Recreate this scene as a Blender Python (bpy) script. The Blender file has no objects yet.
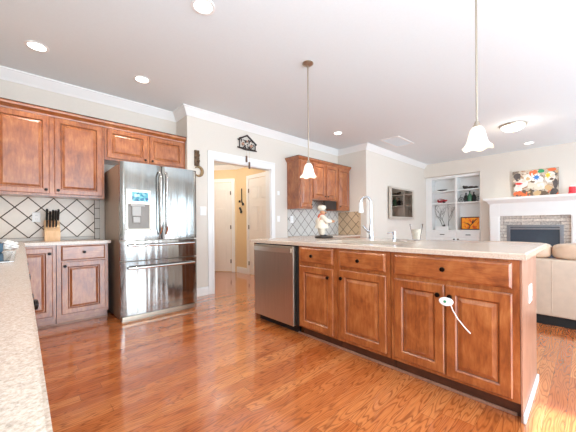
import bpy, bmesh, math, random
from math import sin, cos, pi, radians, atan2, sqrt
from mathutils import Vector, Matrix

SC = bpy.context.scene
COL = SC.collection
random.seed(7)

# ---------------------------------------------------------------- camera, sky, sun, fill lamps, exposure
EYE = Vector((0, 0, 1.08))
YAW, ROLL, FPX = 0.7567, -0.0073, 281.5
cam_d = bpy.data.cameras.new('camera')
cam = bpy.data.objects.new('camera', cam_d)
COL.objects.link(cam)
dv = Vector((sin(YAW), cos(YAW), 0)); rv = Vector((cos(YAW), -sin(YAW), 0)); uv = Vector((0, 0, 1))
r2 = cos(ROLL) * rv + sin(ROLL) * uv
u2 = -sin(ROLL) * rv + cos(ROLL) * uv
M3 = Matrix((r2, u2, -dv)).transposed()
cam.matrix_world = Matrix.Translation(EYE) @ M3.to_4x4()
cam_d.sensor_width = 36
cam_d.lens = FPX * 36 / 576
cam_d.shift_y = 9.46 / 576
cam_d.clip_start = 0.02
SC.camera = cam

SC.view_settings.view_transform = 'Standard'
SC.view_settings.look = 'None'
SC.view_settings.gamma = 1
SC.view_settings.use_curve_mapping = False
SC.view_settings.exposure = 0.41
SC.cycles.max_bounces = 10
SC.cycles.diffuse_bounces = 6
SC.cycles.sample_clamp_indirect = 6

W = bpy.data.worlds.new('sky'); SC.world = W
W.use_nodes = True
bg = W.node_tree.nodes['Background']
bg.inputs[0].default_value = (0.64, 0.83, 1.0, 1)
bg.inputs[1].default_value = 3.4

def lamp(name, kind, loc, energy, color=(1, 1, 1), direction=None, **kw):
    d = bpy.data.lights.new(name, kind)
    d.energy = energy; d.color = color
    for k, v in kw.items():
        setattr(d, k, v)
    o = bpy.data.objects.new(name, d); COL.objects.link(o)
    o.location = loc
    if direction is not None:
        o.rotation_euler = Vector(direction).to_track_quat('-Z', 'Y').to_euler()
    return o

# sun through the window over the counter, low from the -X side
lamp('sun', 'SUN', (-4, 0, 4), 24.0, (0.66, 0.82, 1.0), (cos(radians(36.0)), 0.0, -sin(radians(36.0))), angle=radians(1.2))
# fill lamps added in the unseen window openings, tilted up to brighten the ceiling
def window_fill(name, loc, direction, sx, sy, energy, color=(0.69, 0.86, 1.0)):
    return lamp(name, 'AREA', loc, energy, color, direction, shape='RECTANGLE', size=sx, size_y=sy)
window_fill('fill_patio_door', (1.4, -3.1, 1.15), (-.15, 1, .9), 2.6, 2.2, 125, (0.84, 0.93, 1.0))
window_fill('fill_nook_window', (4.35, -3.1, 1.4), (0, 1, 1.0), 2.1, 1.7, 66)
window_fill('fill_living_window', (7.35, -3.1, 1.4), (0, 1, 1.0), 2.3, 1.7, 58)
window_fill('fill_counter_window', (-0.6, -0.25, 1.62), (1, .3, 1.1), 0.95, 1.1, 55)

# ---------------------------------------------------------------- materials
def lin(c):
    out = []
    for v in c:
        v = v / 255.0
        out.append(v / 12.92 if v <= 0.04045 else ((v + 0.055) / 1.055) ** 2.4)
    return tuple(out) + (1.0,)

class NT:
    def __init__(self, name):
        self.m = bpy.data.materials.new(name); self.m.use_nodes = True
        self.t = self.m.node_tree
        self.b = self.t.nodes['Principled BSDF']
    def n(self, typ, **kw):
        nd = self.t.nodes.new(typ)
        for k, v in kw.items():
            if isinstance(k, str) and hasattr(nd, k):
                setattr(nd, k, v)
        return nd
    def l(self, a, b): self.t.links.new(a, b)
    def math(self, op, a, b=None, c=None):
        nd = self.n('ShaderNodeMath', operation=op)
        for i, v in enumerate((a, b, c)):
            if v is None: continue
            if isinstance(v, (int, float)): nd.inputs[i].default_value = v
            else: self.l(v, nd.inputs[i])
        return nd.outputs[0]
    def mix(self, fac, a, b, blend='MIX'):
        nd = self.n('ShaderNodeMix', data_type='RGBA', blend_type=blend)
        for sock, v in ((nd.inputs['Factor'], fac), (nd.inputs['A'], a), (nd.inputs['B'], b)):
            pass
        fs = [s for s in nd.inputs if s.name == 'Factor' and s.type == 'VALUE'][0]
        A = [s for s in nd.inputs if s.name == 'A' and s.type == 'RGBA'][0]
        B = [s for s in nd.inputs if s.name == 'B' and s.type == 'RGBA'][0]
        for s, v in ((fs, fac), (A, a), (B, b)):
            if isinstance(v, (int, float)): s.default_value = v
            elif isinstance(v, tuple): s.default_value = v
            else: self.l(v, s)
        return [s for s in nd.outputs if s.type == 'RGBA'][0]
    def ramp(self, fac, stops):
        nd = self.n('ShaderNodeValToRGB')
        cr = nd.color_ramp
        while len(cr.elements) > 1: cr.elements.remove(cr.elements[-1])
        cr.elements[0].position = stops[0][0]; cr.elements[0].color = stops[0][1]
        for p, c in stops[1:]:
            e = cr.elements.new(p); e.color = c
        self.l(fac, nd.inputs[0])
        return nd.outputs[0]
    def coord(self, which='Object'):
        return self.n('ShaderNodeTexCoord').outputs[which]
    def mapping(self, vec, scale=(1, 1, 1), loc=(0, 0, 0), rot=(0, 0, 0)):
        nd = self.n('ShaderNodeMapping')
        nd.inputs['Scale'].default_value = scale; nd.inputs['Location'].default_value = loc; nd.inputs['Rotation'].default_value = rot
        self.l(vec, nd.inputs['Vector'])
        return nd.outputs[0]
    def noise(self, vec, scale=5, detail=3, rough=0.5, dist=0.0):
        nd = self.n('ShaderNodeTexNoise')
        nd.inputs['Scale'].default_value = scale; nd.inputs['Detail'].default_value = detail
        nd.inputs['Roughness'].default_value = rough; nd.inputs['Distortion'].default_value = dist
        self.l(vec, nd.inputs['Vector'])
        return nd.outputs['Fac']
    def bump(self, h, strength=0.1, dist=0.01):
        nd = self.n('ShaderNodeBump')
        nd.inputs['Strength'].default_value = strength; nd.inputs['Distance'].default_value = dist
        self.l(h, nd.inputs['Height'])
        self.l(nd.outputs[0], self.b.inputs['Normal'])
    def set(self, **kw):
        for k, v in kw.items():
            s = self.b.inputs[k.replace('_', ' ')]
            if isinstance(v, (int, float, tuple)): s.default_value = v
            else: self.l(v, s)
        return self

def plain(name, rgb, rough=0.5, metal=0.0, vary=0.05, scale=9.0, bump=0.0, **kw):
    t = NT(name)
    c = lin(rgb)
    f = t.noise(t.coord(), scale, 3)
    lo = tuple(x * (1 - vary) for x in c[:3]) + (1,); hi = tuple(min(1, x * (1 + vary)) for x in c[:3]) + (1,)
    t.set(Base_Color=t.ramp(f, [(0.3, lo), (0.7, hi)]), Roughness=rough, Metallic=metal, **kw)
    if bump: t.bump(f, bump)
    return t.m

def wood(name, dark, mid, light, axis='Z', rough=0.30, coat=1.0, scale=1.0):
    t = NT(name)
    info = t.n('ShaderNodeObjectInfo')
    off = t.n('ShaderNodeVectorMath', operation='ADD')
    t.l(t.coord(), off.inputs[0])
    sc = t.n('ShaderNodeVectorMath', operation='SCALE'); sc.inputs[0].default_value = (11, 7, 13)
    t.l(info.outputs['Random'], sc.inputs['Scale']); t.l(sc.outputs[0], off.inputs[1])
    s = {'Z': (9, 9, 1.6), 'X': (1.6, 9, 9), 'Y': (9, 1.6, 9)}[axis]
    v = t.mapping(off.outputs[0], tuple(k * scale for k in s))
    fine = t.noise(v, 6.0, 6, 0.65, 0.4)
    blotch = t.noise(t.mapping(off.outputs[0], (1, 1, 0.7)), 7.0, 3, 0.6, 0.6)
    f = t.math('ADD', t.math('MULTIPLY', fine, 0.45), t.math('MULTIPLY', blotch, 0.55))
    t.set(Base_Color=t.ramp(f, [(0.33, lin(dark)), (0.5, lin(mid)), (0.68, lin(light))]), Roughness=rough, Coat_Weight=coat, Coat_Roughness=0.25)
    t.bump(fine, 0.04, 0.002)
    return t.m

M = {}
M['cab'] = wood('maple_stain', (116, 58, 27), (158, 88, 43), (188, 120, 68))
M['cab_h'] = wood('maple_stain_across', (116, 58, 27), (158, 88, 43), (188, 120, 68), 'Y')
M['cab_x'] = wood('maple_stain_along', (116, 58, 27), (158, 88, 43), (188, 120, 68), 'X')
M['glaze'] = plain('dark_glaze', (96, 48, 22), 0.4)
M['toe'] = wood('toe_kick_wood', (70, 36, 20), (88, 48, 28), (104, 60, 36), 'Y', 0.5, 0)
M['end_panel'] = wood('end_panel_laminate', (150, 106, 84), (166, 121, 98), (184, 140, 118), 'Z', 0.35, 0.3)
M['knob'] = plain('oil_rubbed_bronze', (34, 26, 22), 0.3, 0.8)
M['wall'] = plain('wall_paint', (224, 216, 205), 0.8, vary=0.012, scale=40, bump=0.02)
M['hallwall'] = plain('hall_wall_paint', (230, 204, 162), 0.8, vary=0.012, scale=40)
M['ceil'] = plain('ceiling_paint', (229, 237, 240), 0.9, vary=0.01, scale=60, bump=0.02)
M['trim'] = plain('white_trim_paint', (240, 240, 238), 0.35, vary=0.01)
M['doorw'] = plain('white_door_paint', (238, 234, 228), 0.4, vary=0.01)
M['white'] = plain('white_plastic', (244, 244, 242), 0.35, vary=0.01)
M['black'] = plain('black_plastic', (22, 22, 24), 0.35)
M['dark'] = plain('dark_gap', (20, 18, 17), 0.7)
M['chrome'] = plain('chrome', (196, 199, 204), 0.06, 1.0, vary=0.01)
M['nickel'] = plain('brushed_nickel', (186, 174, 158), 0.3, 1.0, vary=0.03)
M['hinge'] = plain('hinge_metal', (120, 110, 100), 0.4, 0.9)
M['red'] = plain('red_wax', (214, 52, 62), 0.45)
M['redpaint'] = plain('red_paint', (170, 34, 46), 0.35)
M['darkwood'] = plain('dark_ornament', (52, 40, 34), 0.45, vary=0.2)
M['greenglass'] = plain('green_glass', (64, 110, 84), 0.1)
M['twig'] = plain('dark_twig', (120, 116, 112), 0.7, vary=0.2)
M['leather'] = plain('cream_leather', (200, 180, 160), 0.42, vary=0.05, scale=14, bump=0.06)
M['leather2'] = plain('tan_leather', (206, 176, 150), 0.38, vary=0.08, scale=10, bump=0.08)
M['skin'] = plain('figurine_skin', (206, 150, 112), 0.45)
M['coat'] = plain('figurine_white', (222, 210, 192), 0.45, vary=0.04, scale=30)
M['blue'] = plain('blue_enamel', (84, 118, 140), 0.25)
M['block'] = wood('pale_block_wood', (206, 160, 112), (226, 184, 138), (240, 204, 164), 'Z', 0.5, 0.05)
M['cloth'] = plain('white_cloth', (240, 238, 236), 0.8)
M['firemetal'] = plain('firebox_grey_metal', (138, 140, 144), 0.35, 0.5)
M['fireglass'] = plain('firebox_dark_glass', (84, 97, 110), 0.08, 0.3)
M['brown'] = plain('chime_brown', (110, 84, 66), 0.5, vary=0.15)
M['straw'] = plain('straw_cream', (212, 190, 154), 0.6, vary=0.15, scale=60)

def steel():
    t = NT('brushed_stainless')
    c = t.coord()
    f = t.noise(t.mapping(c, (160, 160, 1.2)), 3.0, 2)
    t.set(Base_Color=t.ramp(f, [(0.3, lin((142, 141, 138))), (0.7, lin((160, 158, 154)))]), Metallic=1.0,
          Roughness=t.math('ADD', t.math('MULTIPLY', f, 0.08), 0.10), Anisotropic=0.5)
    # broad faint ripples across the width of the sheet
    g = t.noise(t.mapping(c, (7, 7, 0.25)), 1.6, 1)
    t.bump(g, 0.3, 0.03)
    return t.m
M['steel'] = steel()
def steel2():
    t = NT('dishwasher_stainless')
    c = t.coord()
    f = t.noise(t.mapping(c, (160, 160, 1.2)), 3.0, 2)
    t.set(Base_Color=t.ramp(f, [(0.3, lin((196, 182, 166))), (0.7, lin((212, 198, 182)))]), Metallic=1.0,
          Roughness=t.math('ADD', t.math('MULTIPLY', f, 0.1), 0.32), Anisotropic=0.5)
    return t.m
M['steel2'] = steel2()
M['fridgeside'] = plain('fridge_side_grey', (158, 140, 122), 0.35, 0.3, vary=0.03)
M['smooth_steel'] = plain('polished_steel', (214, 212, 210), 0.14, 1.0, vary=0.02)

def granite():
    t = NT('granite')
    c = t.coord()
    a = t.noise(c, 230, 3, 0.7)
    vo = t.n('ShaderNodeTexVoronoi'); vo.inputs['Scale'].default_value = 420
    t.l(c, vo.inputs['Vector'])
    base = t.ramp(a, [(0.32, lin((182, 160, 142))), (0.48, lin((202, 182, 164))), (0.66, lin((218, 202, 186)))])
    sp = t.ramp(vo.outputs['Color'], [(0.12, (0, 0, 0, 1)), (0.2, (1, 1, 1, 1))])
    col = t.mix(0.22, base, sp, 'MULTIPLY')
    t.set(Base_Color=col, Roughness=0.22, Coat_Weight=0.2)
    return t.m
M['granite'] = granite()

def tile(name, ax, u0, z0, du, dz, c1, c2, grout):
    """diagonal square tiles: ax is the world axis the wall runs along"""
    t = NT(name)
    g = t.n('ShaderNodeNewGeometry').outputs['Position']
    s = t.n('ShaderNodeSeparateXYZ'); t.l(g, s.inputs[0])
    u = t.math('DIVIDE', t.math('SUBTRACT', s.outputs[ax], u0), du)
    v = t.math('DIVIDE', t.math('SUBTRACT', s.outputs['Z'], z0), dz)
    p = t.math('ADD', u, v); q = t.math('SUBTRACT', u, v)
    def edge(w):
        return t.math('LESS_THAN', t.math('PINGPONG', w, 0.5), 0.034)
    m = t.math('MAXIMUM', edge(p), edge(q))
    idv = t.n('ShaderNodeCombineXYZ')
    t.l(t.math('FLOOR', p), idv.inputs[0]); t.l(t.math('FLOOR', q), idv.inputs[1])
    wn = t.n('ShaderNodeTexWhiteNoise'); t.l(idv.outputs[0], wn.inputs[0])
    mott = t.noise(g, 26, 4, 0.6)
    f = t.math('ADD', t.math('MULTIPLY', wn.outputs['Value'], 0.5), t.math('MULTIPLY', mott, 0.5))
    col = t.mix(m, t.mix(f, lin(c1), lin(c2)), lin(grout))
    t.set(Base_Color=col, Roughness=t.math('ADD', t.math('MULTIPLY', m, 0.5), 0.25))
    t.bump(t.math('SUBTRACT', 1.0, m), 0.4, 0.003)
    return t.m
M['tile1'] = tile('tile_sink_wall', 'X', 0.053, 0.955, 0.2295, 0.2385, (208, 194, 177), (226, 213, 197), (74, 56, 42))
M['tile2'] = tile('tile_cool_lit', 'X', 4.0, 0.86, 0.235, 0.235, (196, 192, 186), (214, 210, 204), (110, 100, 92))  # nook tile with the cool light on this wall put into its colour
M['tile3'] = tile('tile_warm_lit', 'Y', 3.6, 0.86, 0.235, 0.235, (204, 174, 140), (220, 192, 158), (96, 72, 52))  # same nook tile, tan because the warm light is put into its colour
M['tileborder'] = plain('border_tile', (204, 196, 186), 0.3)

def floor_mat():
    t = NT('oak_strip_floor')
    g = t.n('ShaderNodeNewGeometry').outputs['Position']
    s = t.n('ShaderNodeSeparateXYZ'); t.l(g, s.inputs[0])
    x, y = s.outputs['X'], s.outputs['Y']
    wd = 0.083
    row = t.math('FLOOR', t.math('DIVIDE', y, wd))
    wn = t.n('ShaderNodeTexWhiteNoise', noise_dimensions='1D'); t.l(row, wn.inputs['W'])
    xs = t.math('DIVIDE', t.math('ADD', x, t.math('MULTIPLY', wn.outputs['Value'], 3.1)), 1.15)
    pid = t.n('ShaderNodeCombineXYZ'); t.l(row, pid.inputs[0]); t.l(t.math('FLOOR', xs), pid.inputs[1])
    pn = t.n('ShaderNodeTexWhiteNoise'); t.l(pid.outputs[0], pn.inputs[0])
    ps = t.n('ShaderNodeSeparateXYZ'); t.l(pn.outputs['Color'], ps.inputs[0])
    # cathedral grain: contour lines of a stretched noise that differs from plank to plank
    v = t.n('ShaderNodeCombineXYZ')
    t.l(t.math('ADD', t.math('MULTIPLY', x, 1.25), t.math('MULTIPLY', ps.outputs['X'], 40)), v.inputs[0])
    t.l(t.math('ADD', t.math('MULTIPLY', y, 9.0), t.math('MULTIPLY', ps.outputs['Y'], 30)), v.inputs[1])
    n1 = t.noise(v.outputs[0], 1.6, 1.6, 0.4)
    rings = t.math('PINGPONG', t.math('MULTIPLY', n1, 14.0), 0.5)
    line = t.math('SUBTRACT', 1.0, t.math('SMOOTH_MIN', t.math('MULTIPLY', rings, 4.2), 1.0, 0.3))
    v2 = t.n('ShaderNodeCombineXYZ')
    t.l(t.math('MULTIPLY', x, 9.0), v2.inputs[0]); t.l(t.math('MULTIPLY', y, 150.0), v2.inputs[1]); t.l(ps.outputs['Z'], v2.inputs[2])
    fine = t.noise(v2.outputs[0], 1.0, 3, 0.6)
    grain = t.math('MULTIPLY', line, t.math('ADD', t.math('MULTIPLY', fine, 0.9), 0.3))
    tone = t.math('ADD', t.math('MULTIPLY', ps.outputs['X'], 0.42), t.math('MULTIPLY', fine, 0.58))
    base = t.ramp(tone, [(0.2, lin((178, 91, 42))), (0.5, lin((202, 115, 59))), (0.8, lin((222, 144, 86)))])
    col = t.mix(t.math('MULTIPLY', grain, 0.85), base, lin((112, 48, 20)))
    ey = t.math('LESS_THAN', t.math('PINGPONG', t.math('DIVIDE', y, wd), 0.5), 0.012)
    ex = t.math('LESS_THAN', t.math('PINGPONG', xs, 0.5), 0.0012)
    gap = t.math('MAXIMUM', ey, ex)
    col = t.mix(t.math('MULTIPLY', gap, 0.55), col, lin((70, 32, 16)))
    t.set(Base_Color=col, Roughness=t.math('ADD', t.math('MULTIPLY', fine, 0.12), 0.14), Coat_Weight=1.0, Coat_Roughness=0.08, Coat_IOR=1.5)
    h = t.math('ADD', t.math('MULTIPLY', grain, -0.3), t.math('MULTIPLY', t.noise(g, 5.0, 1), 1.2))
    t.bump(h, 0.035, 0.01)
    return t.m
M['floor'] = floor_mat()

def stone():
    t = NT('stacked_stone')
    g = t.coord()
    mp = t.mapping(g, (1, 1, 1), rot=(0, 0, 0))
    s = t.n('ShaderNodeSeparateXYZ'); t.l(mp, s.inputs[0])
    c = t.n('ShaderNodeCombineXYZ'); t.l(s.outputs['Y'], c.inputs[0]); t.l(s.outputs['Z'], c.inputs[1])
    br = t.n('ShaderNodeTexBrick', offset=0.37, squash=1.6, squash_frequency=3)
    t.l(c.outputs[0], br.inputs['Vector'])
    br.inputs['Color1'].default_value = lin((236, 228, 216)); br.inputs['Color2'].default_value = lin((176, 172, 168)); br.inputs['Mortar'].default_value = lin((110, 102, 94))
    br.inputs['Scale'].default_value = 1; br.inputs['Brick Width'].default_value = 0.34; br.inputs['Row Height'].default_value = 0.075; br.inputs['Mortar Size'].default_value = 0.006
    n = t.noise(g, 30, 4)
    t.set(Base_Color=t.mix(0.4, br.outputs['Color'], t.ramp(n, [(0.3, lin((120, 110, 102))), (0.7, lin((235, 225, 212)))])), Roughness=0.8)
    t.bump(t.math('ADD', br.outputs['Fac'], n), 0.5, 0.01)
    return t.m
M['stone'] = stone()

def tv_screen():
    t = NT('tv_screen_gloss')
    t.set(Base_Color=lin((150, 134, 120)), Roughness=0.03, Metallic=1.0)
    return t.m
M['screen'] = tv_screen()

def glow(name, col, strength, rough=0.4):
    t = NT(name)
    t.set(Base_Color=lin((245, 240, 230)), Emission_Color=col, Emission_Strength=strength, Roughness=rough)
    return t.m
M['bulb'] = glow('lamp_diffuser', (1.0, 0.96, 0.88, 1), 6.0)
M['shade'] = glow('frosted_shade', (1.0, 0.86, 0.68, 1), 0.35)
M['dome'] = glow('dome_glass', (1.0, 0.94, 0.86, 1), 1.6)

def glassy(name, col, rough=0.02):
    t = NT(name)
    t.set(Base_Color=col, Roughness=rough, Transmission_Weight=1.0, IOR=1.18)
    return t.m
M['glass'] = glassy('clear_glass', (1, 1, 1, 1))

def display():
    t = NT('dispenser_display')
    vo = t.n('ShaderNodeTexVoronoi'); vo.inputs['Scale'].default_value = 38
    t.l(t.coord(), vo.inputs['Vector'])
    c = t.ramp(vo.outputs['Color'], [(0.0, lin((60, 74, 140))), (0.35, lin((70, 150, 170))), (0.7, lin((110, 190, 200))), (1, lin((200, 230, 235)))])
    t.set(Base_Color=c, Roughness=0.2, Emission_Color=c, Emission_Strength=0.02)
    return t.m
M['display'] = display()

def mottled(name, cols, scale, dist=1.5):
    t = NT(name)
    f = t.noise(t.coord(), scale, 4, 0.6, dist)
    n = len(cols)
    t.set(Base_Color=t.ramp(f, [(0.3 + 0.4 * i / (n - 1), lin(c)) for i, c in enumerate(cols)]), Roughness=0.6)
    return t.m
M['canvas'] = mottled('abstract_canvas', [(92, 82, 78), (140, 122, 106), (198, 184, 168), (176, 150, 124), (150, 96, 66)], 6.0)
M['sunset'] = mottled('sunset_canvas', [(200, 56, 20), (240, 112, 24), (255, 178, 44), (236, 96, 30)], 6.0)
M['p_white'] = plain('paint_white', (222, 218, 212), 0.6)
M['p_blue'] = plain('paint_blue', (54, 120, 190), 0.6)
M['p_green'] = plain('paint_green', (40, 146, 96), 0.6)
M['p_yellow'] = plain('paint_yellow', (220, 196, 60), 0.6)
M['p_red'] = plain('paint_red', (224, 60, 44), 0.6)
M['p_orange'] = plain('paint_orange', (230, 110, 62), 0.6)
M['p_cream'] = plain('paint_cream', (214, 202, 186), 0.6)
M['p_dark'] = plain('paint_dark', (84, 76, 74), 0.6, vary=.3, scale=20)
M['p_sand'] = plain('paint_sand', (196, 164, 122), 0.6)
M['p_brown'] = plain('paint_brown', (104, 84, 66), 0.6)

# ---------------------------------------------------------------- mesh helpers
ORG = {}
class MB:
    """collects shapes in one bmesh; build() links them as ONE mesh object"""
    def __init__(self): self.bm = bmesh.new()
    def _add(self, b, mi=0):
        for f in b.faces: f.material_index = mi
        me = bpy.data.meshes.new('tmp'); b.to_mesh(me); b.free()
        self.bm.from_mesh(me); bpy.data.meshes.remove(me)
        return self
    def box(self, x0, x1, y0, y1, z0, z1, bev=0.0, mi=0, seg=2):
        b = bmesh.new()
        bmesh.ops.create_cube(b, size=1)
        for v in b.verts:
            v.co = Vector((x0 + (v.co.x + .5) * (x1 - x0), y0 + (v.co.y + .5) * (y1 - y0), z0 + (v.co.z + .5) * (z1 - z0)))
        if bev: bmesh.ops.bevel(b, geom=b.edges[:], offset=bev, segments=seg, affect='EDGES', profile=0.6)
        bmesh.ops.recalc_face_normals(b, faces=b.faces[:])
        return self._add(b, mi)
    def poly(self, pts, vec, mi=0, bev=0.0):
        """closed prism: polygon pts (3-D) pushed along vec"""
        b = bmesh.new()
        vec = Vector(vec)
        v0 = [b.verts.new(Vector(p)) for p in pts]; v1 = [b.verts.new(Vector(p) + vec) for p in pts]
        n = len(pts)
        b.faces.new(v0); b.faces.new(v1[::-1])
        for i in range(n): b.faces.new((v0[i], v0[(i + 1) % n], v1[(i + 1) % n], v1[i]))
        bmesh.ops.recalc_face_normals(b, faces=b.faces[:])
        if bev: bmesh.ops.bevel(b, geom=b.edges[:], offset=bev, segments=2, affect='EDGES')
        return self._add(b, mi)
    def tube(self, pts, r, seg=10, mi=0, cap=True):
        b = bmesh.new()
        pts = [Vector(p) for p in pts]; n = len(pts)
        rs = r if isinstance(r, (list, tuple)) else [r] * n
        rings = []; prev = None
        for i, p in enumerate(pts):
            d = (pts[min(i + 1, n - 1)] - pts[max(i - 1, 0)]).normalized()
            if prev is None:
                a = Vector((0, 0, 1)) if abs(d.z) < 0.9 else Vector((1, 0, 0))
                u = d.cross(a).normalized()
            else:
                u = (prev - d * prev.dot(d)).normalized()
            prev = u; w = d.cross(u)
            rings.append([b.verts.new(p + rs[i] * (cos(2 * pi * k / seg) * u + sin(2 * pi * k / seg) * w)) for k in range(seg)])
        for i in range(n - 1):
            for k in range(seg):
                b.faces.new((rings[i][k], rings[i][(k + 1) % seg], rings[i + 1][(k + 1) % seg], rings[i + 1][k]))
        if cap: b.faces.new(rings[0][::-1]); b.faces.new(rings[-1])
        bmesh.ops.recalc_face_normals(b, faces=b.faces[:])
        return self._add(b, mi)
    def lathe(self, prof, c, seg=24, axis=(0, 0, 1), mi=0, sx=1.0, sy=1.0, wav=None):
        """prof: (radius, height) along axis from point c"""
        b = bmesh.new()
        q = Vector((0, 0, 1)).rotation_difference(Vector(axis))
        c = Vector(c); rings = []
        for j, (r, h) in enumerate(prof):
            if r < 1e-6: rings.append([b.verts.new(c + q @ Vector((0, 0, h)))])
            else:
                ring = []
                for k in range(seg):
                    a = 2 * pi * k / seg
                    rr, hh = r, h
                    if wav: rr, hh = wav(j, a, r, h)
                    ring.append(b.verts.new(c + q @ Vector((rr * sx * cos(a), rr * sy * sin(a), hh))))
                rings.append(ring)
        for i in range(len(rings) - 1):
            A, B = rings[i], rings[i + 1]
            for k in range(seg):
                k2 = (k + 1) % seg
                if len(A) == 1 and len(B) == 1: continue
                if len(A) == 1: b.faces.new((A[0], B[k], B[k2]))
                elif len(B) == 1: b.faces.new((A[k], A[k2], B[0]))
                else: b.faces.new((A[k], A[k2], B[k2], B[k]))
        bmesh.ops.recalc_face_normals(b, faces=b.faces[:])
        return self._add(b, mi)
    def ball(self, c, rx, ry=None, rz=None, seg=16, mi=0, rot=0.0):
        b = bmesh.new()
        bmesh.ops.create_uvsphere(b, u_segments=seg, v_segments=max(6, seg // 2), radius=1)
        ry = ry or rx; rz = rz or rx
        for v in b.verts:
            x, y = v.co.x * rx, v.co.y * ry
            v.co = Vector(c) + Vector((x * cos(rot) - y * sin(rot), x * sin(rot) + y * cos(rot), v.co.z * rz))
        return self._add(b, mi)
    def rings(self, F, rects, mis, back=0.0):
        """a slab face made of nested rectangles: rects = (u0,u1,v0,v1,w); F maps (u,v,w) to the world"""
        b = bmesh.new(); R = []
        for (u0, u1, v0, v1, w) in rects:
            R.append([b.verts.new(F(u0, v0, w)), b.verts.new(F(u1, v0, w)), b.verts.new(F(u1, v1, w)), b.verts.new(F(u0, v1, w))])
        fs = []
        for i in range(len(R) - 1):
            for k in range(4):
                f = b.faces.new((R[i][k], R[i][(k + 1) % 4], R[i + 1][(k + 1) % 4], R[i + 1][k])); f.material_index = mis[i]
        f = b.faces.new(R[-1]); f.material_index = mis[-1]
        f = b.faces.new(R[0][::-1]); f.material_index = mis[0]
        bmesh.ops.recalc_face_normals(b, faces=b.faces[:])
        me = bpy.data.meshes.new('tmp'); b.to_mesh(me); b.free()
        self.bm.from_mesh(me); bpy.data.meshes.remove(me)
        return self
    def transform(self, mat):
        bmesh.ops.transform(self.bm, matrix=mat, verts=self.bm.verts[:]); return self
    def build(self, name, mats, parent=None, loc=None, smooth=None, mods=None):
        mats = mats if isinstance(mats, (list, tuple)) else [mats]
        me = bpy.data.meshes.new(name)
        if parent is not None: o0 = ORG[parent.name]
        else: o0 = Vector(loc) if loc is not None else Vector((0, 0, 0))
        for v in self.bm.verts: v.co -= o0
        self.bm.to_mesh(me); self.bm.free()
        for m in mats: me.materials.append(M[m] if isinstance(m, str) else m)
        if smooth is not None:
            me.shade_smooth() if hasattr(me, 'shade_smooth') else None
            me.set_sharp_from_angle(angle=radians(smooth))
        o = bpy.data.objects.new(name, me); COL.objects.link(o)
        if parent is not None: o.parent = parent
        else: o.location = o0
        ORG[o.name] = o0
        return o

def tag(o, label=None, cat=None, group=None, kind=None):
    if label: o['label'] = label
    if cat: o['category'] = cat
    if group: o['group'] = group
    if kind: o['kind'] = kind
    return o
def thing(name, label, cat, loc, group=None):
    o = bpy.data.objects.new(name, None); COL.objects.link(o)
    o.location = loc; o.empty_display_size = 0.1
    ORG[o.name] = Vector(loc)
    return tag(o, label, cat, group)
def struct(mb, name, mats, **kw):
    return tag(mb.build(name, mats, **kw), kind='structure')

def sweep(path, prof, mb=None, mi=0):
    """sweep prof = (out, z) along an XY path with mitred corners; 'out' is to the right of travel"""
    mb = mb or MB()
    b = bmesh.new(); n = len(path); P = [Vector(p) for p in path]; R = []
    for i in range(n):
        d0 = (P[i] - P[i - 1]).normalized() if i > 0 else None
        d1 = (P[i + 1] - P[i]).normalized() if i < n - 1 else None
        d0 = d0 or d1; d1 = d1 or d0
        n0 = Vector((d0.y, -d0.x)); n1 = Vector((d1.y, -d1.x))
        m = (n0 + n1); m = m / max(1e-6, m.dot(n0))
        R.append([b.verts.new((P[i].x + m.x * o, P[i].y + m.y * o, z)) for o, z in prof])
    k = len(prof)
    for i in range(n - 1):
        for j in range(k):
            b.faces.new((R[i][j], R[i][(j + 1) % k], R[i + 1][(j + 1) % k], R[i + 1][j]))
    b.faces.new(R[0]); b.faces.new(R[-1][::-1])
    bmesh.ops.recalc_face_normals(b, faces=b.faces[:])
    return mb._add(b, mi)

# mappings (u along the front, v up, w out of the front)
def FY(Y): return lambda u, v, w: (u, Y - w, v)       # front faces -Y
def FX(X): return lambda u, v, w: (X - w, u, v)       # front faces -X
def FXp(X): return lambda u, v, w: (X + w, u, v)      # front faces +X

def raised_door(F, u0, u1, v0, v1, fr=0.058, th=0.02):
    def r(i, w): return (u0 + i, u1 - i, v0 + i, v1 - i, w)
    rects = [r(0, 0), r(0, th - .006), r(.006, th), (r(fr - .004, th)), r(fr + .003, th - .007), r(fr + .007, th - .011), r(fr + .013, th - .011), r(fr + .034, th - .002), r(fr + .036, th - .002)]
    mis = [0, 0, 0, 0, 1, 0, 0, 0, 0]
    return MB().rings(F, rects, mis)
def slab_front(F, u0, u1, v0, v1, th=0.02, e=0.012):
    def r(i, w): return (u0 + i, u1 - i, v0 + i, v1 - i, w)
    return MB().rings(F, [r(0, 0), r(0, th - .009), r(e, th), r(e + .001, th)], [0, 0, 0, 0])
def knob(parent, F, u, v, w0=0.02, r=0.016):
    c = Vector(F(u, v, w0)); a = Vector(F(u, v, w0 + 1)) - c
    MB().lathe([(0.006, -0.001), (0.006, .012), (r * .8, .014), (r, .02), (r * .85, .026), (0, .029)], c, 14, a).build('knob', 'knob', parent, smooth=40)

# ---------------------------------------------------------------- the setting
CZ = 2.86
WY, WB, WR, WS, SIDE = 4.5, 4.1, 1.805, 3.333, 5.535     # walls
BX = 8.8                                                  # living room end wall
struct(MB().box(-0.75, 9.6, -3.3, 7.6, -0.1, 0), 'floor', 'floor')
struct(MB().box(-0.75, 9.6, -3.3, 4.6, CZ, CZ + .1), 'ceiling', 'ceil')
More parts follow.
